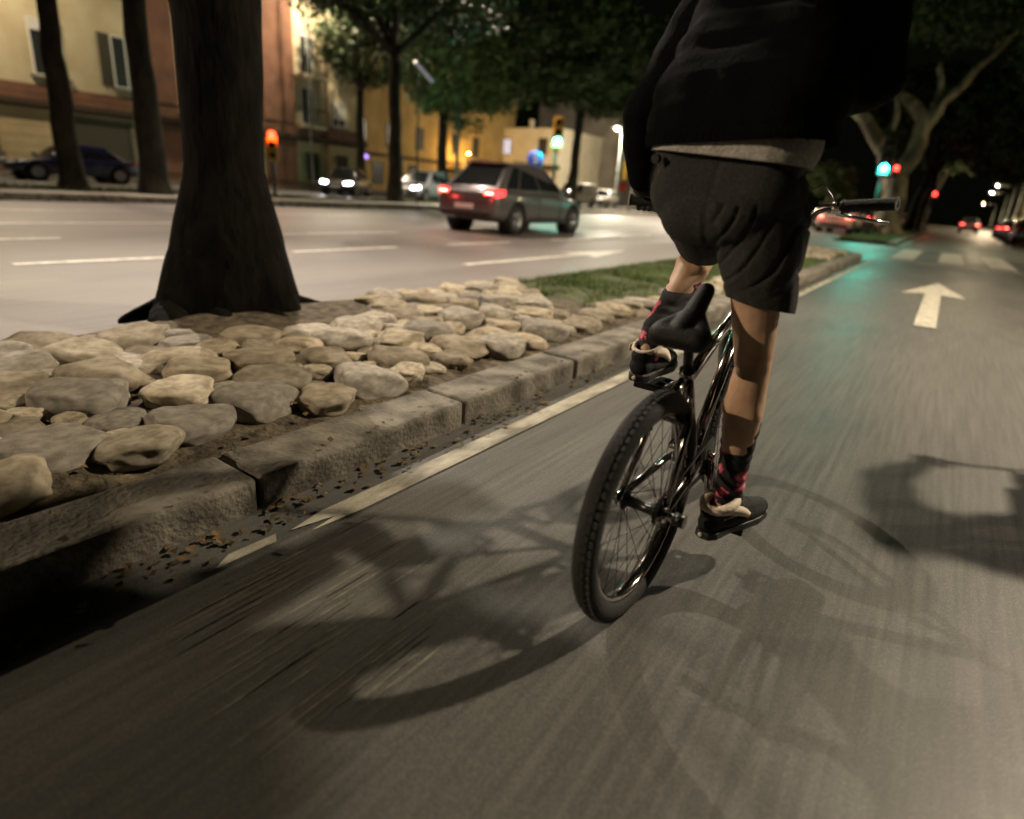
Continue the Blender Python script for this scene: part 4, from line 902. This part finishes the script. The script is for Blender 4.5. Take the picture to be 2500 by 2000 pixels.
# fork
mb = MB()
FC = BP(2.01, .605)
mb.tube([HB, FC], .017, 14)
for s_ in (-1, 1): mb.tube([FC, FC + AX * .05 * s_ - Vector((0, 0, .012)), FC + AX * .056 * s_ + (FA - FC) * .3, FA + AX * .058 * s_ + Vector((0, .012, .02)), FA + AX * .058 * s_], [.014, .0155, .015, .011, .010], 14)
mb.build('fork', M['chrome_dark'], bike)
def wheel(c, name_label=None, nsp=36):
    rim = MB(); rim.lathe(c, AX, [(.238, -.017), (.229, -.015), (.226, -.006), (.226, .006), (.229, .015), (.238, .017), (.241, .010), (.234, 0), (.241, -.010), (.238, -.017)], 96)
    ro = rim.build('wheel', M['chrome_dark'], bike)
    ty = MB(); ty.torus(c, AX, .262, .0285, 128, 20)
    for k in range(84):     # tread blocks
        a = 2 * math.pi * k / 84
        for off in (-.011, .0, .011):
            aa = a + (off != 0) * math.pi / 84; d = Vector((0, 1, 0)) * math.cos(aa) + Vector((0, 0, 1)) * math.sin(aa); tn = Vector((0, -math.sin(aa), math.cos(aa)))
            r0 = .262 + math.sqrt(.0285 ** 2 - off ** 2) - .002; cc = c + d * r0 + AX * off
            vs = [cc + AX * i * .0038 + tn * j * .0072 + d * k2 * .0036 for k2 in (0, 1) for i, j in ((-1, -1), (1, -1), (1, 1), (-1, 1))]
            ty.add(vs, [(4, 5, 6, 7), (0, 1, 5, 4), (1, 2, 6, 5), (2, 3, 7, 6), (3, 0, 4, 7)])
    ty.build('tyre', M['tyre'], ro)
    hb = MB(); hb.lathe(c, AX, [(.001, -.066), (.008, -.066), (.008, -.05), (.014, -.05), (.026, -.045), (.026, -.040), (.014, -.034), (.013, 0), (.014, .034), (.026, .040), (.026, .045), (.014, .05), (.008, .05), (.008, .066), (.001, .066)], 28)
    hb.build('hub', M['black_metal'], ro)
    sp_ = MB()
    for k in range(nsp):
        a = 2 * math.pi * k / nsp; sgn = -1 if k % 2 else 1; ha = a + (.55 if (k // 2) % 2 else -.55)
        p0 = c + AX * .042 * sgn + (Vector((0, 1, 0)) * math.cos(ha) + Vector((0, 0, 1)) * math.sin(ha)) * .025
        p1 = c + AX * .004 * sgn + (Vector((0, 1, 0)) * math.cos(a) + Vector((0, 0, 1)) * math.sin(a)) * .228
        sp_.tube([p0, p1], .0010, 5)
    sp_.build('spokes', M['black_metal'], ro)
    return ro
wheel(RA); wheel(FA)
# axle nuts, chain, sprocket
for s_ in (-1, 1): mb = MB(); mb.tube([RA + AX * .064 * s_, RA + AX * .084 * s_], .012, 6); mb.build('axle_nut', M['chrome'], bike)
for s_ in (-1, 1): mb = MB(); mb.tube([RA + AX * .086 * s_, RA + AX * .112 * s_], .0165, 16); mb.build('peg', M['black_metal'], bike)
cr = BB + AX * .045
mb = MB(); mb.lathe(cr, AX, [(.02, -.002), (.052, -.002), (.056, 0), (.052, .002), (.02, .002)], 50)
mb.build('sprocket', M['black_metal'], bike)
mb = MB(); rc = RA + AX * .045; d = (cr - rc).normalized(); nn = AX.cross(d).normalized()
path = []
for k in range(13): a = math.pi * k / 12; path.append(rc + nn * .026 * math.cos(a) - d * .026 * math.sin(a))
path = [rc + nn * .026] + path[1:] ; 
for k in range(13): a = math.pi * k / 12; path.append(cr - nn * .055 * math.cos(a) + d * .055 * math.sin(a))
path.append(path[0])
tot = []
for a, b in zip(path, path[1:]):
    n_ = max(1, int((b - a).length / .0127))
    for i in range(n_): tot.append((a.lerp(b, i / n_), (b - a).normalized()))
for p, t_ in tot:
    u_ = t_.cross(AX)
    mb.add([p + AX * i * .004 + t_ * j * .0052 + u_ * k * .0042 for k in (-1, 1) for i, j in ((-1, -1), (1, -1), (1, 1), (-1, 1))], [(0, 3, 2, 1), (4, 5, 6, 7), (0, 1, 5, 4), (1, 2, 6, 5), (2, 3, 7, 6), (3, 0, 4, 7)])
    mb.tube([p - t_ * .006 , p + t_ * .006], .0016, 4)
mb.build('chain', M['black_metal'], bike)
for s_, zz in ((1, -.175), (-1, .175)):
    e = BB + AX * .075 * s_ + Vector((0, .0, zz)); st = BB + AX * .055 * s_
    mb = MB(); mb.tube([BB + AX * .03 * s_, BB + AX * .07 * s_], .013, 14); mb.tube([st, st.lerp(e, .5) , e], [.014, .0115, .0125], 14, sy=.75); mb.tube([e - AX * .012 * s_, e + AX * .02 * s_], .011, 12); crk = mb.build('crank', M['chrome_dark'], bike)
    pc = e + AX * .070 * s_; mb = MB()
    for i, j, a, b in ((-1, 0, .006, .052), (1, 0, .006, .052), (0, -1, .047, .006), (0, 1, .047, .006), (0, 0, .012, .05), (0, 0, .046, .006)):
        c = pc + Vector((i * .044, j * .048, 0)); mb.box(c.x - a, c.x + a, c.y - b, c.y + b, c.z - .010, c.z + .010)
    mb.build('pedal', M['black_metal'], bike, bevel=.002)
# seat post, saddle
mb = MB(); mb.tube([CL, BP(1.428, .69)], .0125, 14); mb.build('seat_post', M['black_metal'], bike)
mb = MB(); mb.tube([CL - Vector((0, -.006, .012)), CL + Vector((0, -.005, .012))], .0205, 18); mb.tube([CL + AX * .018 + Vector((0, -.012, 0)), CL - AX * .018 + Vector((0, -.012, 0))], .005, 8); mb.build('seat_clamp', M['chrome_dark'], bike)
SX = bx(1.4)
blob('saddle', [((SX - .046, 1.345, .698), .028, (SX + .046, 1.345, .698), .028), ((SX - .046, 1.358, .702), .029, (SX - .010, 1.42, .735), .022), ((SX + .046, 1.358, .702), .029, (SX + .014, 1.42, .735), .022),
                ((SX, 1.36, .708), .034, (SX + .004, 1.42, .750), .026), ((SX + .004, 1.42, .752), .026, (SX + .006, 1.475, .798), .021)], M['saddle'], bike, voxel=.0035, smooth=8)
# stem and handlebar
SC = Vector((-.478, 2.01, .80))
mb = MB(); mb.tube([HT, HT + Vector((-.001, -.012, .055))], .019, 16); mb.tube([HT + Vector((0, -.01, .04)), SC], .020, 12); mb.tube([SC - AX * .027, SC + AX * .027], .021, 16); mb.build('stem', M['black_metal'], bike)
LT = Vector((-.885, 1.915, .995)); RT = Vector((-.128, 1.925, 1.035))
Lr = Vector((-.685, 1.975, .992)); Rr = Vector((-.325, 1.975, 1.012))
mb = MB(); mb.tube([LT, Lr + Vector((-.02, .0, .0)), Lr + Vector((.0, .003, -.008)), Lr + Vector((.014, .006, -.03)), SC + Vector((-.065, .0, .03)), SC + Vector((-.048, 0, .006)), SC + Vector((-.03, 0, 0)), SC + Vector((.03, 0, 0)), SC + Vector((.048, 0, .006)), SC + Vector((.065, 0, .03)),
                    Rr + Vector((-.014, .006, -.03)), Rr + Vector((0, .003, -.008)), Rr + Vector((.02, 0, 0)), RT], .0112, 14)
mb.tube([SC.lerp(Lr, .62) + Vector((-.02, 0, .02)), SC.lerp(Rr, .62) + Vector((.02, 0, .02))], .0085, 12)
mb.build('handlebar', M['chrome_dark'], bike)
for a, b in ((LT, LT.lerp(Lr, .66)), (RT, RT.lerp(Rr, .66))):
    mb = MB(); pts = [a]; rs = [.020]; n_ = 22
    for i in range(n_): pts.append(a.lerp(b, (i + .5) / n_)); rs.append(.0175 if i % 2 else .0160)
    pts.append(b); rs.append(.019); mb.tube(pts, rs, 18); mb.build('grip', M['grip'], bike)
b = RT.lerp(Rr, .74)
mb = MB(); mb.tube([b + Vector((-.012, 0, 0)), b + Vector((.012, 0, 0))], .017, 14); mb.tube([b, b + Vector((.0, .03, -.018)), b + Vector((.06, .05, -.028)), b + Vector((.13, .045, -.035))], [.008, .007, .005, .005], 8); mb.build('brake_lever', M['chrome'], bike)
mb = MB(); mb.tube([b + Vector((0, .03, -.018)), b + Vector((-.03, .06, .03)), b + Vector((-.06, .06, .06)), b + Vector((-.12, .06, .02)), HT + Vector((.03, .03, .02)), HT + Vector((.012, -.06, -.05)), CL + Vector((.014, .1, .03)), CL + Vector((.012, -.02, -.03)), CL.lerp(RA, .36) + Vector((0, 0, .02))], .0024, 6)
mb.build('brake_cable', M['black_metal'], bike)
c_ = CL.lerp(RA, .40); mb = MB()
for s_ in (-1, 1): mb.tube([c_ + AX * .012 * s_ + Vector((0, -.02, .035)), c_ + AX * .045 * s_ + Vector((0, -.015, .02)), c_ + AX * .04 * s_ + Vector((0, -.02, -.02))], .006, 8)
mb.build('rear_brake', M['black_metal'], bike)

# ------------------------------------------------------------------ the rider
per = thing('person', 'cyclist in black jacket, charcoal shorts and flowered socks standing on the pedals', 'person', (-.44, 1.55, 0))
HIP_R, KN_R, AN_R = (-.365, 1.52, .95), (-.322, 1.545, .625), (-.322, 1.575, .235)
HIP_L, KN_L, AN_L = (-.535, 1.54, .95), (-.600, 1.90, .868), (-.628, 1.640, .640)
def lerp3(a, b, t): return tuple(a[i] + (b[i] - a[i]) * t for i in range(3))
def off(p, x=0, y=0, z=0): return (p[0] + x, p[1] + y, p[2] + z)
body = []
for H_, K_, A_, s_ in ((HIP_R, KN_R, AN_R, 1), (HIP_L, KN_L, AN_L, -1)):
    body += [([(H_, .072 if s_ > 0 else .058), (lerp3(H_, K_, .5), .060 if s_ > 0 else .046), (lerp3(H_, K_, .85), .049 if s_ > 0 else .045), (K_, .045)],)]
    shin = (Vector(A_) - Vector(K_)).normalized(); back = Vector((0, -1, 0)) - shin * shin.dot(Vector((0, -1, 0))); back.normalize()
    cf = Vector(lerp3(K_, A_, .30)) + back * .012
    body += [([(K_, .043), (tuple(cf), .051), (tuple(Vector(lerp3(K_, A_, .55)) + back * .006), .042), (lerp3(K_, A_, .82), .029), (A_, .030)],),
             ([(tuple(Vector(lerp3(K_, A_, .06)) + back * .012), .030), (tuple(Vector(lerp3(K_, A_, .32)) + back * .028 + Vector((.019, 0, 0))), .032), (tuple(Vector(lerp3(K_, A_, .55)) + back * .012), .022)],),
             ([(tuple(Vector(lerp3(K_, A_, .06)) + back * .012), .030), (tuple(Vector(lerp3(K_, A_, .29)) + back * .028 - Vector((.019, 0, 0))), .033), (tuple(Vector(lerp3(K_, A_, .52)) + back * .012), .022)],)]
R_TOE = (-.268, 1.745, .180); R_HEEL = (-.338, 1.520, .180)
L_TOE = (-.630, 1.79, .545); L_HEEL = (-.628, 1.580, .548)
body += [([(AN_R, .028), (R_HEEL, .020)],), ([(R_HEEL, .020), (lerp3(R_HEEL, R_TOE, .6), .017), (lerp3(R_HEEL, R_TOE, .9), .012)],), ([(AN_R, .028), (lerp3(R_HEEL, R_TOE, .4), .020)],)]
body += [([(AN_L, .028), (L_HEEL, .020)],), ([(L_HEEL, .020), (lerp3(L_HEEL, L_TOE, .6), .017), (lerp3(L_HEEL, L_TOE, .9), .012)],), ([(AN_L, .028), (lerp3(L_HEEL, L_TOE, .4), .020)],)]
body += [(off(HIP_L, .03, -.01, .05), .078, off(HIP_R, -.03, -.01, .05), .078), ((-.50, 1.52, 1.05), .10, (-.40, 1.52, 1.05), .10), ((-.50, 1.53, 1.16), .095, (-.40, 1.53, 1.16), .095),
         ([((-.45, 1.53, 1.10), .11), ((-.45, 1.60, 1.30), .115), ((-.45, 1.69, 1.43), .12)],), ((-.52, 1.67, 1.42), .10, (-.38, 1.67, 1.42), .10), ((-.62, 1.73, 1.48), .055, (-.28, 1.73, 1.48), .055), ([((-.45, 1.74, 1.50), .062), ((-.45, 1.80, 1.60), .052)],)]
SH_L, EL_L, WR_L = (-.645, 1.73, 1.47), (-.825, 1.80, 1.235), (-.838, 1.872, 1.045)
SH_R, EL_R, WR_R = (-.265, 1.73, 1.47), (-.225, 1.69, 1.30), (-.36, 1.885, 1.255)
for S_, E_, W_ in ((SH_L, EL_L, WR_L), (SH_R, EL_R, WR_R)): body += [([(S_, .052), (lerp3(S_, E_, .5), .042), (E_, .036), (lerp3(E_, W_, .3), .037), (W_, .024)],)]
# head
HD = (-.452, 1.865, 1.735)
body += [(off(HD, 0, -.015, .035), .088, off(HD, 0, .03, .035), .084), (off(HD, 0, .01, -.03), .070, off(HD, 0, .055, -.075), .040), (off(HD, 0, .095, .0), .010, off(HD, 0, .118, -.03), .014),
         (off(HD, -.083, -.005, .01), .014, off(HD, -.088, -.012, -.018), .010), (off(HD, .083, -.005, .01), .014, off(HD, .088, -.012, -.018), .010), (off(HD, -.02, .10, -.062), .007, off(HD, .02, .10, -.062), .007),
         (off(HD, -.05, .083, .035), .012, off(HD, -.018, .092, .034), .010), (off(HD, .05, .083, .035), .012, off(HD, .018, .092, .034), .010)]
# hands
def grip_hand(g):   # left hand closed round the left grip, fingers over the top and back underneath
    H = [((-.842, 1.872, 1.045), .023 + g, (-.838, 1.897, 1.026), .021 + g), ((-.838, 1.895, 1.028), .018 + g, (-.800, 1.900, 1.022), .018 + g)]
    for k, x in enumerate((-.858, -.838, -.818, -.799)):
        ln = (.88, .97, 1.0, .93)[k]; r = .0085 + g
        H += [([((x, 1.897, 1.027), r + .001), ((x, 1.925, 1.029), r), ((x, 1.947 , 1.012), r), ((x, 1.950, .990), r * .95), ((x, 1.950 - .022 * ln, .972), r * .9)],)]
    H += [([((-.795, 1.888, 1.018), .011 + g), ((-.776, 1.900, .992), .010 + g), ((-.780, 1.922, .974), .009 + g), ((-.795, 1.938, .972), .008 + g)],)]
    return H
body += grip_hand(0)
body += [(WR_R, .023, (-.395, 1.93, 1.245), .022), ((-.395, 1.93, 1.245), .018, (-.385, 1.945, 1.215), .016)]
for k in range(4):
    b0 = Vector((-.405, 1.945, 1.262 - .020 * k)); l_ = (.9, 1.05, 1.0, .8)[k]; d1 = Vector((-.86, .38, -.12)); d2 = Vector((-.86, -.25, -.3)); d3 = Vector((-.4, -.8, -.35))
    p1 = b0 + d1 * .036 * l_; p2 = p1 + d2 * .025 * l_; p3 = p2 + d3 * .020 * l_; body += [([(tuple(b0), .0095), (tuple(p1), .0088), (tuple(p2), .0082), (tuple(p3), .0072)],)]
body += [([((-.375, 1.915, 1.262), .012), ((-.398, 1.902, 1.285), .0105), ((-.428, 1.912, 1.292), .0088)],)]
def skin_form(c, n):
    d = .0012 * noise.noise(c * 14)
    if .5 < c.z < .72 and c.x > -.4 and n.y < 0:
        zc = .628 + (c.x + .322) * .35
        d -= .0016 * math.exp(-((c.z - zc) / .010) ** 2) + .005 * math.exp(-((c.x + .322) / .016) ** 2 - ((c.z - .65) / .045) ** 2)
        d += .0030 * math.exp(-((abs(c.x + .322) - .028) / .010) ** 2 - ((c.z - .675) / .05) ** 2)
    return d
blob('body', body, M['skin'], per, voxel=.0042, smooth=14, disp=skin_form)
blob('hair', [(off(HD, 0, -.02, .045), .092, off(HD, 0, .02, .052), .088), (off(HD, 0, -.045, -.0), .062, off(HD, 0, -.05, -.03), .045)], M['hair'], per, voxel=.006, disp=lambda c, n: .004 * noise.noise(c * 60))
for s_ in (-1, 1):
    mb = MB(); capsule(mb, off(HD, .033 * s_, .096, .012), .0115, off(HD, .033 * s_, .097, .012), .0115); mb.build('eye', M['white_frame'], per)
blob('glove', grip_hand(.003), M['glove'], per, voxel=.0032, smooth=4)

def folds(c, n):
    d = .0035 * noise.noise(Vector((c.x * 9, c.y * 9, c.z * 14)))
    # creases that fan out from the crotch over the right thigh
    if c.x > -.47 and .74 < c.z < 1.02:
        r = math.hypot(c.x + .50, c.z - .985); a = math.atan2(c.z - .985, c.x + .50)
        d += .004 * max(0, math.sin(r * 95 + a * 5.0 + 2 * noise.noise(c * 9))) ** 2 * min(1, max(0, (c.z - .74) / .1)) * (.5 + .5 * noise.noise(c * 12))
    d += .0025 * math.sin(c.z * 70 + 4 * noise.noise(c * 7)) * max(0, noise.noise(c * 5 + Vector((3, 0, 0))))
    if c.x > -.45 and .76 < c.z < 1.0:
        r = math.hypot(c.x + .52, c.z - 1.02); w_ = 3 * noise.noise(c * 8)
        d -= .015 * max(0, math.sin(r * 150 + w_)) ** 5 * min(1, max(0, (c.x + .45) / .04)) * min(1, max(0, (c.z - .80) / .06)) * max(0, .55 + noise.noise(c * 6 + Vector((5, 0, 0))))
    d -= .0025 * math.exp(-((c.x + .452) / .007) ** 2) * (1 if c.z > .9 and c.y < 1.5 else 0)     # seat seam
    return d
sh = [((-.538, 1.475, 1.02), .086, (-.372, 1.475, 1.02), .088), ((-.545, 1.56, 1.02), .085, (-.365, 1.56, 1.02), .085), ((-.545, 1.50, 1.12), .088, (-.372, 1.50, 1.12), .088), ((-.54, 1.55, 1.14), .088, (-.37, 1.55, 1.14), .088),
      ((-.51, 1.46, .985), .080, (-.40, 1.455, .985), .080),
      ([((-.375, 1.505, .98), .102), ((-.352, 1.510, .90), .094), ((-.335, 1.525, .82), .084), ((-.328, 1.535, .74), .079)],), ([((-.35, 1.565, .96), .09), ((-.332, 1.575, .82), .070), ((-.325, 1.575, .74), .066)],),
      ([((-.520, 1.53, .985), .089), ((-.537, 1.62, .950), .084), ((-.560, 1.72, .915), .080), ((-.590, 1.83, .887), .074)],), ([((-.505, 1.51, .962), .074), ((-.522, 1.60, .925), .072), ((-.55, 1.74, .895), .068)],)]
shorts = blob('shorts', sh, M['shorts'], per, voxel=.0055, smooth=8, disp=folds,
              cuts=[((0, 0, 1.128), (0.06, .0, 1)), ((-.33, 1.53, .782), (.10, .10, -1)) if False else ((0, 0, -5), (0, 0, -1)), ((-.572, 1.775, .90), (-.12, 1, -.30))], solid=0)
# hem of the right leg: cut low faces only
bm = bmesh.new(); bm.from_mesh(shorts.data); o_ = world_of(per)
lowf = [f for f in bm.faces if (f.calc_center_median() + o_).z < .80 and (f.calc_center_median() + o_).x > -.47]
geo = set(lowf); 
for f in lowf: geo.update(f.verts); geo.update(f.edges)
bmesh.ops.bisect_plane(bm, geom=list(geo), plane_co=Vector((-.33, 1.53, .778)) - o_, plane_no=Vector((-.12, -.08, -1)), clear_outer=True)
bm.to_mesh(shorts.data); bm.free()
so = shorts.modifiers.new('solid', 'SOLIDIFY'); so.thickness = .004; so.offset = -1
mb = MB()
mb.tube([Vector((-.598, 1.415, 1.092)), Vector((-.600, 1.403, 1.091))], .0105, 16); mb.build('waist_button', M['black_metal'], per)
# tee hem showing between jacket and shorts
tee = blob('tee_shirt', [((-.545, 1.49, 1.10), .099, (-.378, 1.49, 1.10), .097), ((-.54, 1.55, 1.14), .100, (-.37, 1.55, 1.14), .102), ((-.53, 1.54, 1.24), .10, (-.38, 1.54, 1.24), .10)], M['tee'], per, voxel=.006, smooth=6,
     disp=lambda c, n: .003 * noise.noise(Vector((c.x * 26, c.y * 26, c.z * 5))), cuts=[((-.62, 1.45, 1.113), (-.075, 0, -1)), ((0, 0, 1.26), (0, 0, 1))])
tee.modifiers.new('solid', 'SOLIDIFY').thickness = .003
def jfold(c, n):
    return .010 * noise.noise(Vector((c.x * 7, c.y * 7, c.z * 9))) + .005 * noise.noise(Vector((c.x * 16 + 3, c.y * 16, c.z * 22)))
jk = [((-.548, 1.495, 1.17), .112, (-.362, 1.495, 1.17), .118), ((-.548, 1.56, 1.18), .108, (-.36, 1.56, 1.18), .112), ((-.55, 1.51, 1.235), .108, (-.350, 1.52, 1.245), .122),
      ((-.535, 1.57, 1.32), .112, (-.368, 1.57, 1.32), .118), ((-.535, 1.64, 1.40), .122, (-.368, 1.64, 1.40), .122), ((-.56, 1.70, 1.46), .105, (-.345, 1.70, 1.46), .105), ((-.62, 1.73, 1.485), .078, (-.285, 1.73, 1.485), .078),
      ([(SH_L, .082), (lerp3(SH_L, EL_L, .5), .070), (EL_L, .064), (lerp3(EL_L, WR_L, .5), .054), (lerp3(EL_L, WR_L, .92), .040)],), ([(SH_R, .082), (lerp3(SH_R, EL_R, .5), .074), (EL_R, .066), (lerp3(EL_R, WR_R, .5), .054), (lerp3(EL_R, WR_R, .92), .040)],),
      ((-.50, 1.72, 1.55), .060, (-.40, 1.72, 1.55), .060), ((-.50, 1.65, 1.52), .055, (-.40, 1.65, 1.52), .055)]
jacket = blob('jacket', jk, M['jacket'], per, voxel=.0065, smooth=6, disp=jfold)
bm = bmesh.new(); bm.from_mesh(jacket.data)
lowf = [f for f in bm.faces if (f.calc_center_median() + o_).z < 1.16 and -.68 < (f.calc_center_median() + o_).x < -.2 and (f.calc_center_median() + o_).y < 1.72]
geo = set(lowf)
for f in lowf: geo.update(f.verts); geo.update(f.edges)
bmesh.ops.bisect_plane(bm, geom=list(geo), plane_co=Vector((-.60, 1.5, 1.124)) - o_, plane_no=Vector((.06, 0, -1)), clear_outer=True)
bm.to_mesh(jacket.data); bm.free(); so = jacket.modifiers.new('solid', 'SOLIDIFY'); so.thickness = .006; so.offset = -1
hm = blob('jacket_hem', [((-.548, 1.495, 1.15), .1135, (-.362, 1.495, 1.15), .1195), ((-.548, 1.56, 1.15), .1095, (-.36, 1.56, 1.15), .1135)], M['jacket'], per, voxel=.005, smooth=5,
     disp=lambda c, n: .0018 * math.sin(math.atan2(c.y - 1.53, c.x + .455) * 130), cuts=[((-.60, 1.5, 1.120), (.06, 0, -1)), ((-.60, 1.5, 1.150), (-.06, 0, 1))])
hm.modifiers.new('solid', 'SOLIDIFY').thickness = .004
# socks
def sockcap(K_, A_, H_, T_, t0):
    return [([(lerp3(K_, A_, t0), .049), (lerp3(K_, A_, .6), .0435), (lerp3(K_, A_, .82), .038), (A_, .039)],), ([(A_, .038), (lerp3(H_, T_, .12), .031)],), ([(A_, .038), (lerp3(H_, T_, .45), .033)],)]
so_r = blob('sock', sockcap(KN_R, AN_R, R_HEEL, R_TOE, .40), M['sock'], per, voxel=.004, smooth=5, disp=lambda c, n: .0012 * math.sin(c.z * 190 + 3 * noise.noise(c * 20)), cuts=[(lerp3(KN_R, AN_R, .40), (0, 0, 1))])
so_l = blob('sock', sockcap(KN_L, AN_L, L_HEEL, L_TOE, .42), M['sock'], per, voxel=.004, smooth=5, disp=lambda c, n: .0012 * math.sin(c.z * 190 + 3 * noise.noise(c * 20)), cuts=[(lerp3(KN_L, AN_L, .40), tuple((Vector(KN_L) - Vector(AN_L)).normalized()))])
# shoes
def shoe(H_, T_, A_):
    d = (Vector(T_) - Vector(H_)); d.z = 0; L_ = d.length; d.normalize(); s_ = Vector((d.y, -d.x, 0)); zf = H_[2] - .032
    o = Vector((H_[0], H_[1], 0))
    def P(a, b, z): q = o + d * a + s_ * b; return (q.x, q.y, z)
    up = [([(P(-.012, 0, zf + .030), .031), (P(.06, 0, zf + .034), .033), (P(.15, .004, zf + .028), .034), (P(L_ - .01, .008, zf + .018), .026)],),
          ([(P(.03, 0.012, zf + .028), .024), (P(.15, .018, zf + .020), .026), (P(L_ - .03, .020, zf + .014), .022)],), ([(P(.03, -0.010, zf + .028), .024), (P(.15, -.012, zf + .020), .026), (P(L_ - .03, -.008, zf + .014), .022)],),
          ([(P(-.012, 0, zf + .06), .030), (P(.03, 0, zf + .072), .034)],), ([(P(.03, 0, zf + .066), .034), (P(.11, 0.003, zf + .045), .030)],)]
    sh_ = blob('shoe', up, M['shoe'], per, voxel=.0035, smooth=5, cuts=[((0, 0, zf + .002), (0, 0, -1)), (P(.02, 0, zf + .088), (-d.x * .25, -d.y * .25, 1))])
    sh_.modifiers.new('solid', 'SOLIDIFY').thickness = .004
    # sole
    out = [(-.046, 0), (-.040, .022), (-.015, .033), (.05, .032), (.11, .042), (.17, .047), (.225, .038), (.255, .010), (.252, -.012), (.22, -.034), (.16, -.040), (.10, -.034), (.04, -.031), (-.015, -.031), (-.040, -.020)]
    k = (L_ + .04) / .275; mb = MB(); N = len(out)
    top = [P(a * k, b, zf + .010) for a, b in out]; bot = [P(a * k, b, zf - .012) for a, b in out]
    mb.add(top + bot, [tuple(range(N)), tuple(range(2 * N - 1, N - 1, -1))] + [(i, i + N, (i + 1) % N + N, (i + 1) % N) for i in range(N)]); so_ = mb.build('sole', M['shoe_sole'], sh_, bevel=.004)
    # cream padded collar and side stripe
    col_ = MB(); pts = []
    for i in range(25):
        a = 2 * math.pi * i / 24; pts.append(P(.022 + .050 * math.cos(a), .036 * math.sin(a), zf + .084 + .012 * math.cos(a)))
    col_.tube(pts, .0135 if H_[2] < .3 else .007, 10, caps=False); col_.build('collar', M['cream'], sh_)
    for sg in (-1, 1):
        st = MB(); V = []
        for i in range(13):
            u_ = i / 12; a = -.01 + .14 * u_; z = zf + .075 - .050 * u_ ** 1.2 + .010 * math.sin(u_ * math.pi); b = sg * (.0385 + .006 * math.sin(u_ * math.pi)); hw = .0085 + .006 * math.sin(u_ * math.pi)
            V.append((P(a, b, z + hw), P(a, b * 1.02, z - hw)))
        vs = [p for q in V for p in q]; st.add(vs, [(2 * i, 2 * i + 1, 2 * i + 3, 2 * i + 2) for i in range(12)], True); sx = st.build('side_stripe', M['cream'], sh_); sx.modifiers.new('solid', 'SOLIDIFY').thickness = .003
    bd = MB(); c = Vector(P(-.0475, 0, zf + .001)); bd.lathe(c, -d, [(.001, .001), (.006, .001), (.006, -.002)], 16); bd.build('heel_badge', M['cream'], sh_)
    return sh_
shoe(R_HEEL, R_TOE, AN_R); shoe(L_HEEL, L_TOE, AN_L)

# a second rider alongside, just outside the right edge: it throws the big shadow on the road
for src, lab, cat in ((bike, 'second bmx bicycle riding ahead on the right, out of the photo frame', 'bicycle'), (per, 'second cyclist ahead on the right whose shadow falls on the road', 'person')):
    c = copy_tree(src); c.location = src.location + Vector((1.53, 1.85, 0)); c['label'] = lab; c['category'] = cat
